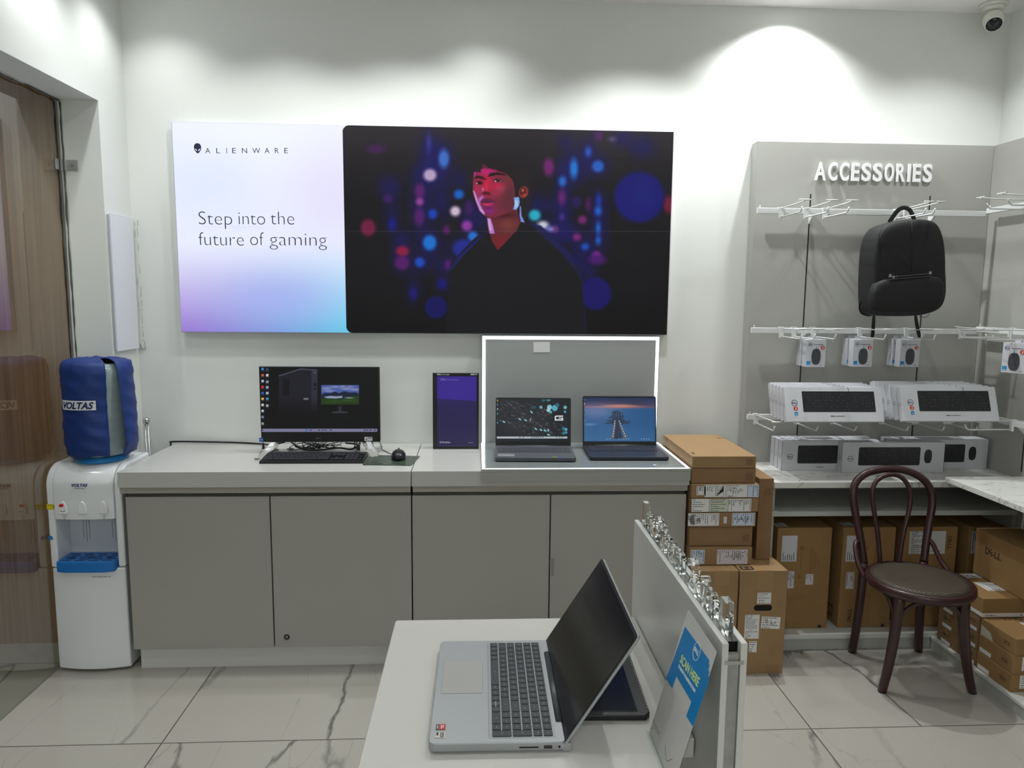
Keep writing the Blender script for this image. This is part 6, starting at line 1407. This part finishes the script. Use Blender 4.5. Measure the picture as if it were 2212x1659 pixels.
# ================================================================== CHAIR
def chair():
    t = T('bentwood_chair', 'dark mahogany bentwood chair with a woven cane seat', 'chair', (1.77, 2.73, 0))
    c = Vector((1.768, 2.675, 0)); R = .190; zs = .45
    cane = bpy.data.materials.new('woven_cane'); cane.use_nodes = True; nt = cane.node_tree; b = nt.nodes['Principled BSDF']; b.inputs['Roughness'].default_value = .6
    tc = nt.nodes.new('ShaderNodeTexCoord'); ck = nt.nodes.new('ShaderNodeTexChecker'); ck.inputs['Scale'].default_value = 135
    ck.inputs[1].default_value = lin((84, 72, 56))+(1,); ck.inputs[2].default_value = lin((26, 20, 16))+(1,)
    mp = nt.nodes.new('ShaderNodeMapping'); mp.inputs['Rotation'].default_value = (0, 0, .6); nt.links.new(tc.outputs['Object'], mp.inputs[0]); nt.links.new(mp.outputs[0], ck.inputs[0]); nt.links.new(ck.outputs[0], b.inputs['Base Color'])
    bp = nt.nodes.new('ShaderNodeBump'); bp.inputs['Strength'].default_value = .5; bp.inputs['Distance'].default_value = .002; nt.links.new(ck.outputs[1], bp.inputs['Height']); nt.links.new(bp.outputs[0], b.inputs['Normal'])
    MB().lathe([(R-.014, zs-.010), (R-.010, zs-.001), (R-.04, zs+.004), (0, zs+.000)], c, 48).build('cane_seat', cane, t)
    MB().lathe([(R-.02, zs-.034), (R, zs-.036), (R+.007, zs-.022), (R+.005, zs-.006), (R-.002, zs+.000), (R-.012, zs-.002), (R-.02, zs-.034)], c, 56, caps=False).build('seat_ring', M_wood, t)
    def PY(px, py, z=None, Y=None): return P(px, py, Y=Y)
    def path(pp, y0, y1, sm=2):
        """photo points on a back plane that leans: depth runs y0 at the seat to y1 at the top"""
        out = []
        for x, y in pp:
            s = np.clip((1211-y)/200, 0, 1); out.append(P(x, y, Y=y0+(y1-y0)*s))
        for _ in range(sm):
            q = [out[0]]
            for a, b_ in zip(out[:-1], out[1:]): q += [a.lerp(b_, .25), a.lerp(b_, .75)]
            q.append(out[-1]); out = q
        return out
    o1 = [(1866, 1215), (1858, 1156), (1847, 1107), (1841, 1068), (1848, 1039), (1871, 1021), (1904, 1013.5), (1936, 1012.5), (1969, 1019.5), (1997, 1036), (2012, 1058), (2015, 1085), (2009, 1120), (2001, 1169), (1996, 1212)]
    y0, y1 = 2.85, 2.93
    hoop = path(o1, y0, y1)
    fl, frr = P(1834, 1400, Y=2.945), P(1979, 1400, Y=2.940)
    def leg(top, foot, mid=None, r0=.017, r1=.0165):
        a = Vector(top); f = Vector(foot); m_ = Vector(mid) if mid else a.lerp(f, .5)
        pts = [];
        for i in range(13): s = i/12; pts.append(a*(1-s)**2+m_*2*s*(1-s)+f*s*s)
        return pts, [r0+(r1-r0)*i/12 for i in range(13)]
    MB().tube(hoop, .0155, 14).build('back_hoop', M_wood, t)
    i1 = [(1901, 1226), (1900.6, 1212), (1897, 1156), (1889, 1110), (1883, 1072), (1888, 1043), (1907, 1028), (1930, 1024), (1949, 1031), (1963, 1049), (1968, 1072), (1963, 1107), (1952.6, 1146), (1942, 1208), (1940.5, 1226)]
    MB().tube(path(i1, y0-.004, y1-.018), .0095, 12).build('inner_hoop', M_wood, t)
    lf = P(1836, 1404, Z=0); rf = P(1983, 1404, Z=0)
    for a, f in ((hoop[0], (lf.x, 2.951, 0)), (hoop[-1], (rf.x-.004, 2.949, 0))):
        p, r = leg(a, f, (a.x, a.y+.004, .22), .0165, .0175); MB().tube(p, r, 14).build('rear_leg', M_wood, t)
    for tp, md, ft in (((1928, 1300, 2.545), None, (1905, 1494)), ((2082, 1300, 2.53), None, (2100, 1496))):
        a = P(tp[0], tp[1], Y=tp[2]); f = P(ft[0], ft[1], Z=0); a.z = .425
        # keep the top just inside the seat ring
        d = Vector((a.x-c.x, a.y-c.y, 0)); d = d.normalized()*(R-.022); a = Vector((c.x+d.x, c.y+d.y, .425))
        p, r = leg(a, (f.x, f.y, 0), (a.x+(f.x-a.x)*.15, a.y+(f.y-a.y)*.15, .2), .0215, .0165); MB().tube(p, r, 14).build('front_leg', M_wood, t)
        # bent brackets under the ring
        for sgn in (-1, 1):
            ang = math.atan2(d.y, d.x)+sgn*.55; e = Vector((c.x+(R-.02)*math.cos(ang), c.y+(R-.02)*math.sin(ang), zs-.034)); k = a.lerp(Vector(f), .30)
            m_ = a.lerp(e, .35)+Vector((0, 0, -.012)); pts = [k*(1-s)**2+m_*2*s*(1-s)+e*s*s for s in [i/10 for i in range(11)]]
            MB().tube(pts, [.006+.003*i/10 for i in range(11)], 10).build('corner_bracket', M_wood, t)
    # short arm braces from hoop to seat side
    for pp, ex in (([(1855, 1168), (1847, 1172), (1849, 1200), (1856, 1225), (1866, 1245)], -1), ([(2006, 1166), (2014, 1172), (2024, 1195), (2036, 1218), (2048, 1232)], 1)):
        ys = [2.866, 2.85, 2.82, 2.79, 2.765] if ex < 0 else [2.864, 2.855, 2.83, 2.80, 2.775]
        pts = [P(x, y, Y=yy) for (x, y), yy in zip(pp, ys)]; q = pts
        for _ in range(2):
            n_ = [q[0]]
            for a, b_ in zip(q[:-1], q[1:]): n_ += [a.lerp(b_, .25), a.lerp(b_, .75)]
            n_.append(q[-1]); q = n_
        MB().tube(q, .0095, 12).build('side_brace', M_wood, t)
chair()

# ================================================================== WHITE TABLE AND PARTITION
TZ = .80
def table():
    t = T('display_table', 'white display table in the foreground carrying the open silver laptop', 'table', (.1, 1.1, 0))
    fr = Fr((0, 0, 0), (1, 0, 0), (0, 1, 0))
    MB().prism(fr, [(-.190, .45), (.318, .45), (.318, 1.138), (.3775, 1.138), (.3775, 1.612), (-.178, 1.612), (-.184, 1.608)], TZ-.036, TZ).build('table_top', mat('table_white', (194, 193, 187), .3), t, bevel=.003, seg=3)
    MB().box(-.10, .28, 1.40, 1.43, 0, TZ-.037).box(-.10, .28, .55, .58, 0, TZ-.037).box(-.09, .27, .58, 1.40, .3, .32).build('support_panels', M_wlam, t)
    p = T('table_partition', 'double white sheet partition standing at the table\'s right edge', 'partition', (.398, 1.34, .0))
    y0, y1, zt = 1.033, 1.652, 1.024
    fx = Fr((0, 0, 0), (0, 1, 0), (0, 0, 1))
    for a, b in ((.379, .3895), (.4085, .419)):
        MB().box(a, b, y0, y1, .0, zt).build('white_sheet', M_wlam, p, bevel=.0012)
    MB().box(.3905, .4075, y0+.004, y1-.004, .0, 1.004).build('clear_core', mat('cloudy_acrylic', (196, 195, 188), .25, noise=.5, nscale=30, trans=.45), p)
    MB().box(.384, .414, y0-.0012, y0+.002, .990, .996).build('end_bolt', M_steel, p)
    s = T('acrylic_sign', 'row of clear acrylic letters standing along the partition top', 'sign', (.399, 1.34, zt-.005))
    MB().box(.3905, .4075, y0+.012, y1-.012, 1.0045, 1.0215).build('base_strip', M_acr, s)
    # glyphs read from the laptop side: right is toward the viewer
    text = 'Inspiron 2-in-1'; ya, yb = 1.630, 1.056; h = .052
    wd = {'I': .5, 'n': 1, 's': .85, 'p': 1, 'i': .45, 'r': .7, 'o': 1, ' ': .75, '2': 1, '-': .6, '1': .65}
    tot = sum(wd[ch] for ch in text); un = (ya-yb)/tot; u = 0
    for ch in text:
        w = wd[ch]*un
        if ch != ' ':
            f = Fr((.4055, ya-u, 1.0218), (0, -1, 0), (0, 0, 1)); mb = MB()
            hh = h if ch in 'I2-1' else h; co, fs = text_mesh(ch, .018, 0, 1, 4, .5); x0, x1, yy = co[:, 0].min(), co[:, 0].max(), co[:, 1].min()
            k = (w*.84)/(x1-x0); dn = 0 if ch != 'p' else -yy*h/.69
            mb.add([f.p((x-x0)*k, (y*h/.69+dn if ch == 'p' else y*h/.69-(yy*h/.69 if yy < 0 else 0)), .013*(z+.5)) for x, y, z in co], fs, 0)
            mb.build('letter', M_acr, s)
        u += w
table()
def fg_laptop():
    sil = mat('laptop_silver', (158, 161, 163), .42, metal=.35); dk = mat('deck_silver', (152, 155, 157), .42, metal=.35)
    x0 = -.0742; t, lf, lid = laptop('open_laptop', 'open silver laptop on the white table with black keys and dark screen', (x0, 1.2905, TZ), -math.pi/2-.0095, sil, dk, w=.3575, d=.229, th=.0185, lid_ang=122.5, lid_h=.222, individual=2, kb=(.0145, .1045, .2085), pad_=(.1, .1), keymat=mat('fg_key', (44, 48, 52), .5))
    for ch in list(t.children):
        if ch.name.startswith('touchpad'): bpy.data.objects.remove(ch)
    fr = Fr((0, 0, .0185), (1, 0, 0), (0, 1, 0))
    MB().prism(fr, rrect(-.0905, .0285, .012, .0895, .002, 3), .0001, .0003).build('touchpad_edge', mat('groove', (120, 122, 122), .5), t); MB().prism(fr, rrect(-.0900, .0280, .0125, .089, .002, 3), .0003, .0005).build('touchpad', mat('touchpad_silver', (160, 160, 156), .4), t)
    wf, m = world_frame(t, fr)
    def sp(px, py): return onplane(wf, px, py)
    def st(px, py, w, h, mats, nm, lb, ex=None):
        u, v = sp(px, py); mb = MB().slab(fr, u-w/2, u+w/2, v-h/2, v+h/2, .0003, .0007)
        if ex: ex(mb, u, v, w, h)
        mb.build(nm, mats, t, label=lb)
    rd = mat('sticker_red', (190, 40, 44), .4); gd = mat('sticker_grey', (70, 72, 74), .4)
    st(952, 1571, .0165, .0165, [gd, rd, M_tealtxt], 'sticker', 'red and grey square sticker', lambda mb, u, v, w, h: mb.slab(fr, u-w/2+.0006, u+w/2-.0006, v-h*.15, v+h/2-.0006, .0007, .0009, 1).slab(fr, u-w*.3, u+w*.3, v+h*.05, v+h*.12, .0009, .0011, 2).slab(fr, u-w*.3, u+w*.2, v+h*.22, v+h*.29, .0009, .0011, 2).slab(fr, u-w*.3, u+w*.3, v-h*.35, v-h*.3, .0007, .0009, 2))
    st(951, 1588, .0165, .0165, [mat('sticker_pale', (190, 186, 178), .4), gd, M_ink], 'sticker', 'white and dark square sticker', lambda mb, u, v, w, h: mb.slab(fr, u-w*.4, u+w*.4, v+h*.0, v+h*.35, .0007, .0009, 1).slab(fr, u-w*.4, u+w*.1, v-h*.4, v-h*.2, .0007, .0009, 2).slab(fr, u-w*.3, u+w*.3, v+h*.12, v+h*.2, .0009, .0011, 0))
    MB().slab(fr, -.1645, .1645, .0995, .1005, .0001, .0003).slab(fr, -.1645, .1645, .2115, .2122, .0001, .0003).build('key_well_lines', mat('groove', (120, 122, 122), .5), t)
    # ports on the near side
    fs = Fr((.3575/2, 0, 0), (0, 1, 0)); pm = mat('port_black', (14, 14, 14), .6)
    MB().slab(fs, .150, .182, .0085, .0108, .0002, .0006).build('card_slot', pm, t); ub = MB().slab(fs, .191, .2045, .0072, .0125, .0002, .0006).build('usb_port', pm, t); MB().slab(fs, .1925, .203, .0095, .0115, .0006, .0008).build('usb_tongue', mat('port_brown', (84, 62, 50), .5), ub)
    MB().prism(fs, ellipse(.2165, .0100, .0021, .0021, 16), .0002, .0006).build('audio_jack', pm, t)
    # lid underside lip that lifts the base
    MB().prism(Fr((-.3575/2, 0, 0), (0, 1, 0)), [(.216, .012), (.222, .0015), (.229, .0), (.238, .003), (.236, .016)], 0, .3575).build('hinge_lip', sil, lid, bevel=.0015)
    v = MB()
    for k in range(14): v.slab(fr, .02+.0065*k, .024+.0065*k, .2165, .2195, .0002, .0006)
    v.build('speaker_slots', pm, t)
    MB().prism(lf, rrect(-.3575/2+.0045, .3575/2-.0045, .0165, .2155, .002, 2), .0003, .0006).build('screen', mat('dark_screen', (26, 24, 23), .14), lid)
    MB().prism(lf, ellipse(0, .2185, .0016, .0016, 10), .0006, .0009).build('webcam', M_ink, lid)
    MB().slab(lf, -.175, .175, .0125, .0130, .0003, .0006).build('chin_line', mat('chin_grey', (60, 62, 66), .5), lid)
    # glossy black slab lying behind
    b = T('flat_black_stand', 'flat glossy black stand lying behind the open silver laptop', 'display stand', (.25, 1.34, TZ))
    fr2 = Fr((0, 0, 0), (1, 0, 0), (0, 1, 0))
    MB().prism(fr2, [(.180, 1.195), (.305, 1.191), (.314, 1.200), (.326, 1.49), (.186, 1.497)], TZ+.0006, TZ+.0125).build('tray', M_blk, b, bevel=.0025)
    MB().prism(fr2, [(.186, 1.206), (.292, 1.202), (.303, 1.484), (.192, 1.488)], TZ+.0125, TZ+.0135).build('glossy_top', mat('gloss_dark', (26, 32, 34), .12), b, bevel=.0004)
    mb = MB()
    for k in range(26): q = .3115+.0085*(k/26); mb.box(q, q+.0014, 1.212+k*.009, 1.217+k*.009, TZ+.0126, TZ+.0132)
    mb.build('dotted_edge', mat('dots_grey', (140, 140, 140), .5), b)
fg_laptop()
def scan_sign():
    up = Vector((.060, 0, .222)).normalized(); o = Vector((.3035, 1.1565, TZ+.002)); fr = Fr(o, (0, -1, 0), up); w, h = .147, .229
    t = T('acrylic_sign_holder', 'leaning clear acrylic sign holder with torn blue scan sheet against the partition', 'sign holder', (o.x, o.y-w/2, TZ))
    MB().prism(fr, rrect(0, w, 0, h, .003, 3), -.0018, 0.0004).build('clear_back', sheet_glass('clear_sheet', (.93, .95, .94)), t)
    MB().prism(fr, rrect(0, w, 0, h, .003, 3), .0005, .0008).build('paper_backing', mat('grubby_card', (206, 205, 203), .45, noise=.12, nscale=20), t)
    MB().hexa([tuple(fr.p(0, 0, .0006)), tuple(fr.p(w, 0, .0006)), tuple(fr.p(w, .0, .007)), tuple(fr.p(0, .0, .007)), tuple(fr.p(0, .002, .0006)), tuple(fr.p(w, .002, .0006)), tuple(fr.p(w, .002, .007)), tuple(fr.p(0, .002, .007))]).build('clear_foot', sheet_glass('clear_sheet2', (.92, .95, .94)), t)
    def C7(u, v): return 1380+u/5.042, 1330+v/5.042
    def pp(q): return [onplane(fr, *C7(*z)) for z in q]
    blue = pp([(512, 120), (775, 488), (768, 520), (777, 535), (765, 590), (774, 620), (764, 650), (778, 690), (597, 1210), (524, 1095), (580, 940), (415, 658), (370, 790), (305, 685)])
    # triangulated as three convex-ish strips
    mb = MB(); A = pp([(512, 120), (775, 488), (768, 520), (777, 535), (765, 590), (774, 620), (764, 650), (778, 690), (700, 910), (580, 940), (415, 658), (400, 430)]); B = pp([(400, 430), (415, 658), (370, 790), (305, 685)]); C_ = pp([(700, 910), (597, 1210), (524, 1095), (580, 940)])
    for q in (A, B, C_): mb.prism(fr, q, .0009, .0013)
    sh = mb.build('blue_sheet', mat('sheet_blue', (30, 132, 200), .35), t)
    u0, v0 = onplane(fr, *C7(638, 390)); mb = MB(); ring_decal(mb, fr, u0, v0, .0145, .0010, .0013, .0016); dell_logo(mb, fr, u0, v0, .021, 0, .0016); mb.build('ring_logo', M_tealtxt, sh)
    a = onplane(fr, *C7(455, 505)); b = onplane(fr, *C7(650, 782)); mb = MB(); L = math.hypot(b[0]-a[0], b[1]-a[1]); an = math.atan2(b[1]-a[1], b[0]-a[0])
    text_into(mb, 'SCAN HERE', fr, a[0], a[1], L, .0135, 0, .0006, .0013, rot=an, offset=.012); mb.build('headline', mat('headline_yellow', (206, 226, 150), .5), sh)
    a = onplane(fr, *C7(436, 560)); b = onplane(fr, *C7(618, 845)); mb = MB(); L = math.hypot(b[0]-a[0], b[1]-a[1]); an = math.atan2(b[1]-a[1], b[0]-a[0])
    text_into(mb, 'TO KNOW THE INSPIRON STORY!', fr, a[0], a[1], L, .0050, 0, .0005, .0013, rot=an, offset=-.005, res=2); mb.build('small_line', M_tealtxt, sh)
    sc = MB(); f = lambda *q: [fr.p(*onplane(fr, *C7(*z)), .0010) for z in q]
    sc.tube(f((160, 1130), (190, 1200), (235, 1290)), .0004, 4).tube(f((290, 1410), (310, 1590), (370, 1560)), .0004, 4).tube(f((130, 1230), (180, 1225), (215, 1300)), .0003, 4); sc.build('scratches', mat('scratch_grey', (120, 118, 114), .6), t)
scan_sign()
